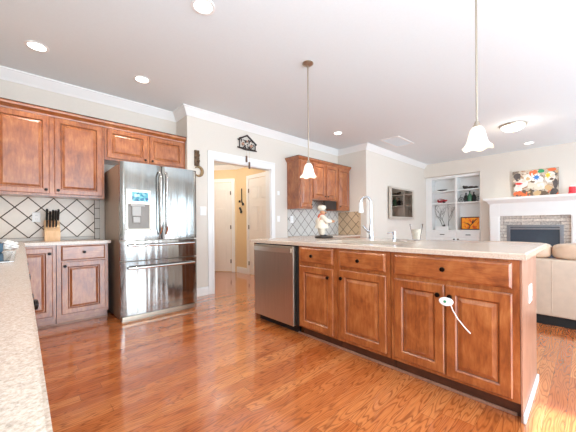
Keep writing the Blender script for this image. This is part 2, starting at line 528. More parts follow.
# sink wall and the fridge wall with its doorway
struct(MB().box(-0.75, WR, WY, WY + .12, 0, CZ).box(WR, WR + .12, WB + .12, WY + .12, 0, CZ), 'wall_north', 'wall')
DX0, DX1, DH = 2.228, 3.42, 2.15
b = MB().box(WR, DX0, WB, WB + .12, 0, CZ).box(DX1, SIDE + .12, WB, WB + .12, 0, CZ).box(DX0, DX1, WB, WB + .12, DH, CZ)
struct(b, 'wall_doorway', 'wall')
struct(MB().box(SIDE, SIDE + .12, WS + .12, WB, 0, CZ), 'wall_side', 'wall')
struct(MB().box(SIDE, BX + .5, WS, WS + .12, 0, CZ), 'wall_living', 'wall')
# living room end wall with the recess for the bookcase
NY0 = 1.915
b = MB().box(BX, BX + .5, -3.2, NY0, 0, CZ).box(BX, BX + .5, NY0, WS, 2.475, CZ).box(BX + .42, BX + .5, NY0, WS, 0, 2.475)
struct(b, 'wall_east', 'wall')
# walls behind the camera, with window openings
def wall_with_openings(name, F, u0, u1, ops, mat='wall'):
    b = MB()
    def bx(a0, a1, z0, z1):
        p = [F(a0, z0, 0), F(a1, z0, 0), F(a1, z1, 0), F(a0, z1, 0)]
        q = Vector(F(0, 0, -.12)) - Vector(F(0, 0, 0))
        b.poly(p, q)
    cur = u0
    for (a0, a1, z0, z1) in sorted(ops):
        bx(cur, a0, 0, CZ)
        if z0 > 0: bx(a0, a1, 0, z0)
        bx(a0, a1, z1, CZ); cur = a1
    bx(cur, u1, 0, CZ)
    struct(b, name, mat)
FS = lambda u, v, w: (u, -3.2 + w, v)
FW = lambda u, v, w: (-0.65 + w, u, v)
ops_s = [(0.1, 2.7, 0.0, 2.3), (3.3, 5.4, 0.5, 2.3), (6.2, 8.5, 0.5, 2.3)]
ops_w = [(-0.75, 0.245, 1.05, 2.2)]
wall_with_openings('wall_south', FS, -0.65, BX, ops_s)
wall_with_openings('wall_west', FW, -3.2, WY, ops_w)
def window_frame(name, F, a0, a1, z0, z1, nm):
    b = MB()
    def bar(u0, u1, v0, v1):
        p = [F(u0, v0, -.08), F(u1, v0, -.08), F(u1, v1, -.08), F(u0, v1, -.08)]
        b.poly(p, Vector(F(0, 0, .04)) - Vector(F(0, 0, 0)))
    t = .05
    bar(a0, a1, z0, z0 + t); bar(a0, a1, z1 - t, z1); bar(a0, a0 + t, z0 + t, z1 - t); bar(a1 - t, a1, z0 + t, z1 - t)
    for i in range(1, nm): u = a0 + (a1 - a0) * i / nm; bar(u - t / 2, u + t / 2, z0 + t, z1 - t)
    struct(b, name, 'trim')
for i, o in enumerate(ops_s): window_frame('window_%d' % (i + 1), FS, *o, 2)
window_frame('window_4', FW, *ops_w[0], 1)

# crown moulding
CR = [(0, CZ - .115), (.012, CZ - .115), (.018, CZ - .1), (.028, CZ - .088), (.055, CZ - .05), (.07, CZ - .032), (.078, CZ - .016), (.092, CZ - .014), (.095, CZ), (0, CZ)]
struct(sweep([(-0.65, WY), (WR, WY), (WR, WB), (SIDE, WB), (SIDE, WS), (BX, WS)], CR), 'trim_1', 'trim', smooth=30)
BP = [(0, 0), (.016, 0), (.016, .1), (.01, .125), (0, .13)]
struct(sweep([(WR, WB), (2.128, WB)], BP), 'baseboard_north', 'trim')
struct(sweep([(3.52, WB), (3.85, WB)], BP), 'baseboard_doorway', 'trim')
struct(sweep([(SIDE, WS), (BX, WS)], BP), 'baseboard_living', 'trim')
struct(sweep([(BX, NY0), (BX, -3.2)], BP), 'baseboard_east', 'trim')
# doorway casing + jamb
b = MB()
for (x0, x1) in ((DX0 - .1, DX0), (DX1, DX1 + .1)):
    b.box(x0, x1, WB - .02, WB, 0, DH, .004)
    b.box(x0 + (.07 if x0 < DX0 - .05 else -.0), x1 - (0 if x0 < DX0 - .05 else .07), WB - .028, WB - .02, 0, DH, .003)
b.box(DX0 - .1, DX1 + .1, WB - .022, WB, DH, DH + .125, .004)
b.box(DX0 - .1, DX1 + .1, WB - .03, WB - .022, DH + .095, DH + .125, .003)
b.box(DX0, DX0 + .015, WB, WB + .125, 0, DH).box(DX1 - .015, DX1, WB, WB + .125, 0, DH).box(DX0, DX1, WB, WB + .125, DH - .015, DH)
struct(b, 'trim_2', 'trim')

# ---- hall behind the doorway
HX, HZ = 3.66, 2.5
hp = Vector((HX, 5.62)); hd = Vector((-.60, .80)).normalized(); hq = hp + hd * 1.7
struct(MB().box(1.95, 4.2, WB + .12, 7.6, HZ, HZ + .1), 'ceiling_hall', 'ceil')
struct(MB().box(HX, HX + .1, WB + .12, 5.62, 0, HZ), 'wall_hall_east', 'hallwall')
hn = Vector((hd.y, -hd.x))
P3 = lambda p, z=0: (p.x, p.y, z)
struct(MB().poly([P3(hp), P3(hq), P3(hq + hn * .1), P3(hp + hn * .1)], (0, 0, HZ)), 'wall_hall_north', 'hallwall')
struct(MB().box(2.0, 2.1, WB + .12, 7.5, 0, HZ).box(2.0, 2.8, 7.0, 7.1, 0, HZ), 'wall_hall_west', 'hallwall')
CRH = [(0, HZ - .1), (.012, HZ - .1), (.05, HZ - .05), (.075, HZ - .01), (.08, HZ), (0, HZ)]
struct(sweep([(hq.x, hq.y), (hp.x, hp.y), (HX, WB + .12)], CRH), 'trim_3', 'trim')
def FD(o, d):      # wall running from o along d, facing into the hall
    nn = Vector((-d.y, d.x))
    return lambda u, v, w: (o.x + d.x * u + nn.x * w, o.y + d.y * u + nn.y * w, v)
def house_door(name, F, u0, u1, h, rows, hinge_u, handle_u):
    b = MB()
    rects = []
    b.rings(F, [(u0, u1, .01, h, 0), (u0, u1, .01, h, .012), (u0 + .001, u1 - .001, .011, h - .001, .012)], [0, 0, 0])
    w = u1 - u0; st = .11; mid = .1
    for (z0, z1) in rows:
        for (a0, a1) in ((u0 + st, u0 + w / 2 - mid / 2), (u0 + w / 2 + mid / 2, u1 - st)):
            b.rings(F, [(a0, a1, z0, z1, .012), (a0 + .006, a1 - .006, z0 + .006, z1 - .006, .019), (a0 + .014, a1 - .014, z0 + .014, z1 - .014, .0135), (a0 + .03, a1 - .03, z0 + .03, z1 - .03, .0175)], [0, 0, 0, 0])
    o = struct(b, name, 'doorw')
    c = MB()
    for z in (.25, h / 2, h - .25):
        c.box(-.012, .012, -.006, .006, z - .045, z + .045)
    p = Vector(F(hinge_u, 0, .02)); c.transform(Matrix.Translation(p)); c.build('hinge', 'hinge', o)
    p = Vector(F(handle_u, .98, .012)); a = Vector(F(handle_u, .98, 1.012)) - p
    MB().lathe([(.028, 0), (.028, .008), (.012, .012), (.012, .035), (.026, .042), (.028, .055), (.018, .066), (0, .068)], p, 16, a).build('door_handle', 'nickel', o, smooth=40)
    return o
def casing(name, F, u0, u1, h, cw=.08):
    b = MB()
    def bar(a0, a1, z0, z1): b.rings(F, [(a0, a1, z0, z1, 0), (a0, a1, z0, z1, .016), (a0 + .008, a1 - .008, z0 + .0, z1 - .008, .02)], [0, 0, 0])
    bar(u0 - cw, u0, 0, h); bar(u1, u1 + cw, 0, h); bar(u0 - cw, u1 + cw, h, h + cw)
    struct(b, name, 'trim')
rows6 = [(.16, .78), (.95, 1.5), (1.66, 1.92)]
F1 = FD(hp, hd)
house_door('door_1', F1, .14, .96, 2.1, rows6, .145, .89); casing('trim_4', F1, .13, .97, 2.11)
F2 = FD(Vector((HX, WB + .12)), Vector((0, 1)))
house_door('door_2', F2, .12, .90, 2.1, rows6, .895, .19); casing('trim_5', F2, .11, .91, 2.11)
struct(sweep([(HX, 5.62), (HX, 5.22)], BP), 'baseboard_hall', 'trim')
lamp('hall_ceiling_lamp_light', 'POINT', (2.75, 5.3, 2.25), 12, (1.0, .95, .88), shadow_soft_size=.12)

# hanging hook ornament on the tan hall wall
t = thing('hanging_hook', 'black metal hook ornament on the tan hall wall between two doors', 'ornament', (HX - .012, 5.40, 1.5))
MB().tube([(HX - .012, 5.40, 1.93), (HX - .012, 5.40, 1.66), (HX - .02, 5.37, 1.60), (HX - .02, 5.33, 1.585)], .011, 8).build('hook_stem', 'black', t, smooth=40)
for (dy, dz, r) in ((.06, 1.64, .03), (-.075, 1.57, .035), (.045, 1.48, .03), (-.0, 1.40, .04), (.02, 1.45, .03)):
    MB().ball((HX - .03, 5.40 + dy, dz), .02, r, r, 10).build('leaf', 'black', t, smooth=40)

# ---------------------------------------------------------------- kitchen cabinets along the sink wall
def base_cabinet(name, label, F, u0, u1, depth, fronts, mats=('cab', 'cab_x'), toe=.075, toe_h=.1, top=.885, thin=False):
    """F maps (u,v,w); the box stands behind w=0 to w=-depth. fronts: (kind,u0,u1,v0,v1,(knob u,v) or None)"""
    t = thing(name, label, 'cabinet', F((u0 + u1) / 2, 0, -depth / 2))
    def bx(mb, a0, a1, v0, v1, w0, w1):
        p = [F(a0, v0, w0), F(a1, v0, w0), F(a1, v1, w0), F(a0, v1, w0)]
        return mb.poly(p, Vector(F(0, 0, w1)) - Vector(F(0, 0, w0)))
    e = .0015
    bx(MB(), u0 + e, u1 - e, toe_h, top, -depth if not thin else -.02, 0).build('body', mats[0], t)
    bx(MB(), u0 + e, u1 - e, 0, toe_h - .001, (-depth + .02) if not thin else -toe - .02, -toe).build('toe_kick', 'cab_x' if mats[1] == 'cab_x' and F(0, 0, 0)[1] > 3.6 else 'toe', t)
    for (k, a0, a1, v0, v1, kn) in fronts:
        if k == 'door': o = raised_door(F, a0, a1, v0, v1).build('door', [mats[0], 'glaze'], t)
        else: o = slab_front(F, a0, a1, v0, v1).build('drawer', mats[1], t)
        if kn: knob(o, F, *kn)
    return t
FB = FY(3.905)
base_cabinet('base_cabinet', 'low wooden corner cabinet with a full-height door under the knife block', FB, -0.60, .262, .59,
             [('door', -.18, .233, .13, .862, (.208, .80))])
base_cabinet('base_cabinet', 'low wooden cabinet with one drawer over one door, next to the refrigerator', FB, .265, .742, .59,
             [('drawer', .305, .708, .715, .872, (.507, .80)), ('door', .305, .708, .13, .70, (.335, .655))])
# the run under the near counter
FN = FXp(-0.015)
ys = [-0.55, .1, .75, 1.4, 1.725]
near_lab = ['wooden base cabinet at the open end of the near counter run', 'wooden base cabinet under the near counter, second from its open end',
            'wooden base cabinet under the near counter whose drawer knob shows past its edge', 'narrow wooden base cabinet between the near counter cabinets and the cooktop']
for i in range(4):
    a0, a1 = ys[i], ys[i + 1]
    base_cabinet('base_cabinet', near_lab[i], FN, a0, a1, .6,
                 [('drawer', a0 + .03, a1 - .03, .715, .872, ((a0 + a1) / 2, .86 if i == 2 else .795)), ('door', a0 + .03, a1 - .03, .13, .70, (a0 + .06, .65))], ('cab', 'cab_h'))
base_cabinet('base_cabinet', 'wooden base cabinet under the near counter below the cooktop', FN, 1.725, 2.6, .6, [('door', 1.75, 2.155, .13, .862, (2.12, .8)), ('door', 2.17, 2.575, .13, .862, (2.2, .8))], ('cab', 'cab_h'))
base_cabinet('base_cabinet', 'wooden base cabinet under the near counter by the room corner', FN, 2.6, 3.29, .6, [('drawer', 2.63, 3.26, .715, .872, (2.945, .795)), ('door', 2.63, 3.26, .13, .70, (2.66, .65))], ('cab', 'cab_h'))
# L-shaped worktop
Ztop = .92
outl = [(-.648, -.6), (.017, -.6), (.017, 3.872), (.765, 3.872), (.765, 4.498), (-.648, 4.498)]
wt = MB().poly([(x, y, Ztop - .033) for x, y in outl], (0, 0, .033), bev=.004).build('countertop', 'granite', loc=(0, 2, Ztop - .033))
tag(wt, 'long beige granite countertop filling the near corner and running to the tiled wall', 'countertop')
# backsplash (part of the setting)
struct(MB().box(-.648, .696, WY - .009, WY - .0061, Ztop + .037, 1.46), 'trim_6', 'tile1')
b = MB().box(-.648, .695, WY - .012, WY, Ztop, Ztop + .033, .002).box(-.648, .76, WY - .006, WY, Ztop, 1.46, 0, 1)
for i in range(4): b.box(.703, .757, WY - .012, WY - .006, Ztop + .004 + i * .136, Ztop + .132 + i * .136, .002)
struct(b, 'trim_7', ['tileborder', plain('brown_grout', (80, 62, 48), .8)])

# wall cabinets over the sink wall
CF = FY(4.16)
def cabinet_crown(path, parent, z, name='crown'):
    pr = [(0, z), (.012, z), (.014, z + .012), (.03, z + .03), (.045, z + .045), (.05, z + .06), (.05, z + .07), (0, z + .07)]
    o = sweep(path, pr)
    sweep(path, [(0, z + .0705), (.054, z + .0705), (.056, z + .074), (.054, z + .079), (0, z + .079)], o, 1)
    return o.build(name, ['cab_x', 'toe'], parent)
def wall_cabinet(label, F, u0, u1, v0, v1, depth, doors, mats=('cab', 'cab_x')):
    t = thing('wall_cabinet', label, 'cabinet', F((u0 + u1) / 2, v0, -depth / 2))
    p = [F(u0 + .001, v0, -depth + .002), F(u1 - .001, v0, -depth + .002), F(u1 - .001, v1, -depth + .002), F(u0 + .001, v1, -depth + .002)]
    MB().poly(p, Vector(F(0, 0, depth - .002)) - Vector(F(0, 0, 0))).build('body', mats[0], t)
    for (a0, a1, b0, b1, kn) in doors:
        o = raised_door(F, a0, a1, b0, b1).build('door', [mats[0], 'glaze'], t)
        if kn: knob(o, F, *kn)
    return t
t = wall_cabinet('tall wooden two-door wall cabinet above the knife block', CF, -.27, .755, 1.435, 2.37, .338,
                 [(-.235, .227, 1.458, 2.328, (.195, 1.50)), (.27, .732, 1.458, 2.328, (.302, 1.50))])
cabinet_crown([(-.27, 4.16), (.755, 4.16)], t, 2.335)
t = wall_cabinet('short wooden two-door wall cabinet directly over the refrigerator', CF, .757, 1.797, 1.93, 2.37, .338,
                 [(.785, 1.262, 1.955, 2.328, (1.228, 1.985)), (1.287, 1.768, 1.955, 2.328, (1.32, 1.985))])
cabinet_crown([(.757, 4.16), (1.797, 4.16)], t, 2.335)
t = wall_cabinet('tall wooden wall cabinet at the photo edge over the near corner', CF, -.645, -.272, 1.435, 2.37, .338, [(-.61, -.30, 1.458, 2.328, (-.335, 1.5))])
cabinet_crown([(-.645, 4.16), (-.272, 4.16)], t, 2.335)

# ---------------------------------------------------------------- refrigerator
FX0, FX1, FYF = .795, 1.69, 3.545
t = thing('refrigerator', 'stainless steel french-door refrigerator with an ice dispenser', 'refrigerator', ((FX0 + FX1) / 2, 3.95, 0))
MB().box(FX0 + .004, FX1 - .004, 3.63, 4.40, .03, 1.80, .004).build('body', 'fridgeside', t)
MB().box(FX0 + .02, FX1 - .02, 3.6, 4.38, .0, .03).box(FX0 + .01, FX1 - .01, FYF + .005, 3.625, .022, .062, .006).build('base_grille', 'nickel', t)
def bowed(x0, x1, z0, z1, bow=.016, n=14, mb=None):
    """a door skin that bulges a little across its width"""
    mb = mb or MB()
    pts = [(x0, FYF + .075)]
    for i in range(n + 1):
        s = i / n
        e = min(1, min(s, 1 - s) / .035); e = sqrt(max(0, 1 - (1 - e) ** 2))
        pts.append((x0 + (x1 - x0) * s, FYF + bow - bow * (1 - (2 * s - 1) ** 2) + .012 * (1 - e)))
    pts.append((x1, FYF + .075))
    return mb.poly([(x, y, z0) for x, y in pts], (0, 0, z1 - z0))
XM = 1.247
dL = bowed(FX0, XM - .004, .925, 1.815).build('door', 'steel', t, smooth=30)
dR = bowed(XM + .004, FX1, .925, 1.815).build('door', 'steel', t, smooth=30)
d1 = bowed(FX0, FX1, .69, .912, n=24).build('drawer', 'steel', t, smooth=30)
d2 = bowed(FX0, FX1, .068, .678, n=24).build('drawer', 'steel', t, smooth=30)
def vhandle(par, x, bend):
    pts = []
    for i in range(13):
        s = i / 12; z = .985 + .755 * s; o = 4 * s * (1 - s)
        pts.append((x + bend * (1 - o) * .0, FYF - .008 - .045 * min(1, 2.2 * o ** .6), z))
    MB().tube(pts, [.012] + [.014] * 11 + [.012], 12).build('handle', 'smooth_steel', par, smooth=40)
vhandle(dL, XM - .035, -.01); vhandle(dR, XM + .035, .01)
def hhandle(par, z):
    pts = [(.868, FYF + .012, z), (.868, FYF - .045, z)] + [(.868 + .755 * i / 10, FYF - .05 - .008 * (1 - (2 * i / 10 - 1) ** 2), z) for i in range(1, 10)] + [(1.623, FYF - .045, z), (1.623, FYF + .012, z)]
    MB().tube(pts, .015, 12).build('handle', 'smooth_steel', par, smooth=40)
hhandle(d1, .865); hhandle(d2, .612)
# dispenser on the door
dsp = MB()
dx0, dx1, dz0, dz1 = .848, 1.112, 1.035, 1.505
yf = FYF - .004
dsp.box(dx0, dx1, yf - .006, yf + .012, 1.335, dz1, .004).box(dx0, dx0 + .018, yf - .006, yf + .012, dz0, 1.335, .003).box(dx1 - .018, dx1, yf - .006, yf + .012, dz0, 1.335, .003).box(dx0, dx1, yf - .006, yf + .012, dz0, dz0 + .02, .003)
dsp = dsp.build('dispenser', 'nickel', dL)
MB().box(dx0 + .018, dx1 - .018, yf + .0005, yf + .006, dz0 + .02, 1.335).build('recess', plain('recess_grey', (120, 112, 104), .4, .3), dsp)
MB().box(dx0 + .06, dx1 - .03, yf - .009, yf - .006, 1.37, 1.475, .001).build('display', 'display', dsp)
MB().box(.905, 1.0, yf - .02, yf - .001, 1.2, 1.31, .006).box(.915, .99, yf - .02, yf - .001, 1.12, 1.19, .008).box(.89, 1.04, yf - .018, yf + .001, 1.31, 1.345, .004).build('paddle', plain('paddle_grey', (176, 172, 166), .35), dsp)
# ---------------------------------------------------------------- island
IX = 1.96
FI = FX(IX)
TOE = .062
isl = [
 ('wooden island cabinet beside the dishwasher, one drawer over one door', 1.467, 1.925,
  [('drawer', 1.503, 1.897, .73, .871, (1.735, .797)), ('door', 1.503, 1.897, .12, .695, (1.545, .622))]),
 ('middle wooden island cabinet, one drawer over one door', .985, 1.465,
  [('drawer', 1.02, 1.433, .728, .866, (1.243, .795)), ('door', 1.015, 1.433, .128, .702, (1.405, .635))]),
 ('wide wooden island cabinet with a false drawer over two doors joined by a child lock', .247, .983,
  [('drawer', .281, .952, .724, .866, (.625, .796)), ('door', .622, .952, .128, .695, (.655, .63)), ('door', .280, .612, .12, .695, (.585, .628))]),
]
for lab, a0, a1, fr in isl:
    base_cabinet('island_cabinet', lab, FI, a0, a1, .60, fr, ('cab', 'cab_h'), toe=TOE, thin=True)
ep = thing('island_end_panel', 'pale wooden end panel closing the island beside the sofa', 'panel', (2.27, .24, 0))
MB().box(IX + .001, 2.58, .239, .2465, .0, .885).build('panel', 'end_panel', ep)
MB().box(IX + .002, 2.58, .227, .2385, 0, .045, .003).build('base_strip', 'trim', ep)
bp = thing('island_back_panel', 'wooden panel along the seating side of the island', 'panel', (2.59, 1.47, 0))
MB().box(2.581, 2.60, .25, 2.68, .0, .885).build('panel', 'cab', bp)
for y in (.62, 1.47, 2.3): MB().poly([(2.60, y - .02, .60), (2.60, y - .02, .884), (2.90, y - .02, .884), (2.90, y - .02, .85), (2.66, y - .02, .66)], (0, .04, 0)).build('bracket', 'cab', bp)
ep2 = MB().box(IX, 2.58, 2.622, 2.65, 0, .885).build('island_side_panel', 'cab', loc=(2.27, 2.636, 0))
tag(ep2, 'thin wooden side panel closing the island next to the dishwasher', 'panel')
tag(MB().box(IX + TOE - .012, IX + TOE - .001, .27, 1.99, 0, .018, .003).build('trim_8', 'end_panel'), kind='structure')
tag(MB().box(.0, .742, 3.905 + .062, 3.905 + .074, 0, .02, .003).build('trim_9', 'end_panel'), kind='structure')
# dishwasher
t = thing('dishwasher', 'stainless steel dishwasher built into the island', 'dishwasher', (2.25, 2.32, 0))
MB().box(IX + .012, 2.55, 1.972, 2.62, .1, .88).build('body', 'dark', t)
MB().box(IX + .06, IX + .075, 1.972, 2.62, 0.0, .1).build('kick_plate', 'black', t)
dd = MB().box(IX - .028, IX + .01, 1.978, 2.608, .085, .872, .006).build('door', 'steel2', t)
pts = [(IX - .055 - .02 * sin(pi * i / 12), 2.0 + .585 * i / 12, .832) for i in range(13)]
hb = MB()
for i in range(12):
    a, c = pts[i], pts[i + 1]
    hb.poly([(a[0], a[1], .808), (a[0], a[1], .852), (c[0], c[1], .852), (c[0], c[1], .808)], (.012, 0, 0))
hb.box(IX - .055, IX - .027, 2.0, 2.02, .81, .85).box(IX - .055, IX - .027, 2.565, 2.585, .81, .85).build('handle', plain('satin_steel', (236, 224, 210), .34, 1.0, vary=.02), dd, smooth=30)
fil = MB().box(IX - .001, 2.5, 1.927, 1.970, 0.1, .885).build('filler_strip', 'dark', loc=(2.2, 1.96, 0.1)); tag(fil, 'dark narrow filler between the dishwasher and the first island cabinet', 'filler')
fil.parent = t; fil.location = fil.location - t.location
for k in ('label', 'category'): del fil[k]
# island top with sink cut-out
IX0, IX1, IY0, IY1 = 1.935, 3.07, .220, 2.70
SX0, SX1, SY0, SY1 = 2.10, 2.54, 1.05, 1.83
b = bmesh.new()
o4 = [(IX0, IY0), (IX1, IY0), (IX1, IY1), (IX0, IY1)]; i4 = [(SX0, SY0), (SX1, SY0), (SX1, SY1), (SX0, SY1)]
def rg(l, z): return [b.verts.new((x, y, z)) for x, y in l]
zt, zb, e = Ztop, Ztop - .035, .006
oi = [(IX0 + e, IY0 + e), (IX1 - e, IY0 + e), (IX1 - e, IY1 - e), (IX0 + e, IY1 - e)]
R = [rg(i4, zb), rg(o4, zb), rg(o4, zt - e), rg(oi, zt), rg(i4, zt)]
for a in range(5):
    A, B = R[a], R[(a + 1) % 5]
    for k in range(4): b.faces.new((A[k], A[(k + 1) % 4], B[(k + 1) % 4], B[k]))
bmesh.ops.recalc_face_normals(b, faces=b.faces[:])
mb = MB(); mb._add(b)
tag(mb.build('island_countertop', 'granite', loc=(2.45, 1.46, zb)), 'beige granite countertop on the kitchen island', 'countertop')
# sink bowl
sb = MB()
b = bmesh.new()
ii = lambda d, z: rg([(SX0 - d, SY0 - d), (SX1 + d, SY0 - d), (SX1 + d, SY1 + d), (SX0 - d, SY1 + d)], z)
R = [ii(.02, zb - .002), ii(.004, zb - .002), ii(-.006, .74), ii(-.03, .715)]
for a in range(3):
    for k in range(4): b.faces.new((R[a][k], R[a][(k + 1) % 4], R[a + 1][(k + 1) % 4], R[a + 1][k]))
b.faces.new(R[3])
sb._add(b)
sink = sb.build('sink', 'smooth_steel', loc=(2.5, 1.44, .715)); tag(sink, 'stainless undermount sink in the island countertop', 'sink')
MB().lathe([(0.04, 0), (.04, .004), (.02, .002), (0, .002)], (2.5, 1.44, .7155), 16).build('drain', 'dark', sink, smooth=40)

# faucet
fx, fy = 2.92, 1.70
t = thing('kitchen_faucet', 'tall chrome gooseneck faucet behind the island sink', 'faucet', (fx, fy, Ztop))
MB().lathe([(.032, 0), (.032, .006), (.026, .012), (.024, .05), (.021, .1), (.016, .16), (.0, .16)], (fx, fy, Ztop), 18).build('base', 'chrome', t, smooth=40)
sd = Vector((-.60, .80)).normalized()
pts = [(fx, fy, Ztop + .1), (fx, fy, 1.345)]
R0 = .056
for i in range(1, 13):
    a = pi * i / 12
    pts.append((fx + sd.x * (R0 - R0 * cos(a)), fy + sd.y * (R0 - R0 * cos(a)), 1.345 + R0 * sin(a)))
ex, ey = fx + sd.x * 2 * R0, fy + sd.y * 2 * R0
MB().tube(pts + [(ex, ey, 1.33)], .013, 12).build('spout', 'chrome', t, smooth=40)
MB().lathe([(0, 0), (.016, 0), (.022, -.02), (.024, -.06), (.030, -.12), (.026, -.125), (0, -.125)], (ex, ey, 1.345), 16).build('spray_head', 'white', t, smooth=40)
MB().tube([(fx, fy, 1.0), (fx - .03, fy + .03, 1.01), (fx - .06, fy + .07, 1.07)], [.020, .016, .010], 10).build('lever', 'chrome', t, smooth=40)
t = thing('soap_dispenser', 'short chrome soap dispenser beside the gooseneck faucet', 'soap dispenser', (2.93, 1.43, Ztop))
MB().lathe([(.024, 0), (.024, .006), (.014, .012), (.012, .05), (.018, .055), (.018, .085), (.0, .088)], (2.93, 1.43, Ztop), 16).build('pump', 'chrome', t, smooth=40)
MB().tube([(2.93, 1.43, .99), (2.91, 1.455, .995), (2.885, 1.485, .985)], .007, 8).build('nozzle', 'chrome', t, smooth=40)
# tall glass
t = thing('flared_glass', 'flared clear glass vase holding pale filling on the island', 'vase', (2.9, 1.18, Ztop))
MB().lathe([(0, 0), (.03, 0), (.038, .004), (.044, .06), (.062, .16), (.064, .165), (.059, .16), (.040, .06), (.034, .012), (0, .012)], (2.9, 1.18, Ztop), 24).build('glass_body', 'glass', t, smooth=50)
MB().lathe([(0, .0125), (.032, .0125), (.038, .06), (.048, .11), (0, .115)], (2.9, 1.18, Ztop), 20).build('filling', 'coat', t, smooth=50)

# child safety lock on the knobs
t = thing('cabinet_safety_lock', 'white plastic child lock looped over two island cabinet knobs', 'child lock', (IX - .05, .62, .6))
LP = []
for i in range(20):
    a = 2 * pi * i / 20; LP.append((IX - .052, .600 + .041 * cos(a), .600 + .027 * sin(a)))
MB().poly(LP, (.012, 0, 0), bev=.002).build('lock_body', 'white', t, smooth=40)
MB().tube([(IX - .048, .575, .586), (IX - .045, .562, .55), (IX - .038, .535, .50), (IX - .030, .50, .455), (IX - .027, .475, .43)], .0035, 8).build('strap', 'white', t, smooth=40)
MB().lathe([(0.008, 0), (.008, .003), (0, .004)], (IX - .052, .605, .600), 12, (-1, 0, 0)).build('button', 'p_green', t)

def plate(label, c, nrm, w=.07, h=.115, kind='outlet_plate', cat='outlet', toggles=1):
    c = Vector(c); nrm = Vector(nrm)
    u = Vector((nrm.y, -nrm.x, 0)); 
    t = thing(kind, label, cat, c)
    F = lambda a, v, k: c + u * a + Vector((0, 0, v)) + nrm * k
    MB().rings(F, [(-w / 2, w / 2, -h / 2, h / 2, .0005), (-w / 2, w / 2, -h / 2, h / 2, .004), (-w / 2 + .004, w / 2 - .004, -h / 2 + .004, h / 2 - .004, .007)], [0, 0, 0]).build('cover', 'white', t)
    for i in range(toggles):
        a = (i - (toggles - 1) / 2) * .046
        if cat == 'outlet':
            for dz in (-.022, .022):
                o = MB().rings(F, [(a - .016, a + .016, dz - .014, dz + .014, .006), (a - .014, a + .014, dz - .012, dz + .012, .0095)], [0, 0]).build('socket', 'white', t)
                MB().rings(F, [(a - .007, a - .005, dz - .004, dz + .005, .0096), (a - .007, a - .005, dz - .004, dz + .005, .010)], [0, 0]).rings(F, [(a + .005, a + .007, dz - .004, dz + .005, .0096), (a + .005, a + .007, dz - .004, dz + .005, .010)], [0, 0]).build('slot', 'black', o)
        else:
            MB().rings(F, [(a - .016, a + .016, -.033, .033, .006), (a - .015, a + .015, -.032, .032, .0105)], [0, 0]).build('rocker', 'white', t)
    return t
plate('white outlet plate on the island end panel', (2.255, .239, .655), (0, -1, 0), .10, .105)
plate('white outlet plate on the diamond tile beside the knife block', (.123, WY - .009, 1.20), (0, -1, 0), .075, .115)
plate('white double switch plate on the wall between refrigerator and doorway', (2.052, WB, 1.315), (0, -1, 0), .1, .135, 'switch_plate', 'switch', 2)
plate('small white thermostat high on the wall past the doorway', (3.62, WB, 1.71), (0, -1, 0), .06, .08, 'thermostat', 'thermostat', 1)
plate('white switch plate low on the wall past the doorway', (3.62, WB, 1.21), (0, -1, 0), .07, .115, 'switch_plate', 'switch', 1)
plate('white outlet plate on the tile under the far wall cabinets', (3.97, WB - .008, 1.2), (0, -1, 0), .085, .14)

# ---------------------------------------------------------------- desk nook beyond the island
DC = .86
struct(MB().box(3.86, SIDE, WB - .008, WB, DC, 1.64), 'trim_10', 'tile2')
struct(MB().box(SIDE - .008, SIDE, 3.53, WB - .008, DC, 1.385), 'trim_11', 'tile3')
b = MB()
for i in range(5): b.box(SIDE - .01, SIDE, 3.475, 3.527, DC + .0 + i * .105, DC + .102 + i * .105, .003)
struct(b, 'trim_12', plain('border_tile_warm_lit', (206, 178, 144), .3))  # border tile, the side wall's warm light mixed into its tan
nk = MB().box(3.86, SIDE - .002, 3.46, WB - .002, DC - .033, DC, .004).build('nook_countertop', 'granite', loc=(4.7, 3.8, DC - .033)); tag(nk, 'granite countertop of the small nook under the far wall cabinets', 'countertop')
FNK = FY(3.49)
for i, (a0, a1, lab) in enumerate(((3.88, 4.42, 'wooden base cabinet of the far nook by the doorway'), (4.422, 4.97, 'middle wooden base cabinet of the far nook'), (4.972, 5.53, 'wooden base cabinet of the far nook against the side wall'))):
    base_cabinet('nook_cabinet', lab, FNK, a0, a1, .6, [('drawer', a0 + .03, a1 - .03, .67, .81, ((a0 + a1) / 2, .74)), ('door', a0 + .03, a1 - .03, .13, .65, (a0 + .06, .6))], top=DC - .034)
CU = FY(3.77)
def nook_upper(label, a0, a1, v0, doors):
    return wall_cabinet(label, CU, a0, a1, v0, 2.36, .328, doors)
nook = [('tall narrow wooden wall cabinet of the nook nearest the doorway', 3.85, 4.237, 1.405, [(3.885, 4.215, 1.435, 2.335, (4.185, 1.49))]),
        ('short two-door wooden wall cabinet in the middle of the nook', 4.239, 5.073, 1.605, [(4.262, 4.640, 1.63, 2.335, (4.61, 1.68)), (4.676, 5.055, 1.63, 2.335, (4.706, 1.68))]),
        ('tall narrow wooden wall cabinet of the nook against the side wall', 5.075, 5.531, 1.405, [(5.098, 5.505, 1.435, 2.335, (5.13, 1.49))])]
for (lab, a0, a1, v0, ds) in nook:
    t = nook_upper(lab, a0, a1, v0, ds)
    path = [(a0, 3.77), (a1, 3.77)]
    if a0 < 3.9: path = [(a0, 4.098), (a0, 3.77), (a1, 3.77)]
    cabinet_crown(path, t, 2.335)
    if v0 > 1.5: MB().box(4.64, 5.05, 3.79, 3.82, 1.42, 1.603, .003).build('valance_panel', plain('dark_brown', (44, 27, 18), .6), t)


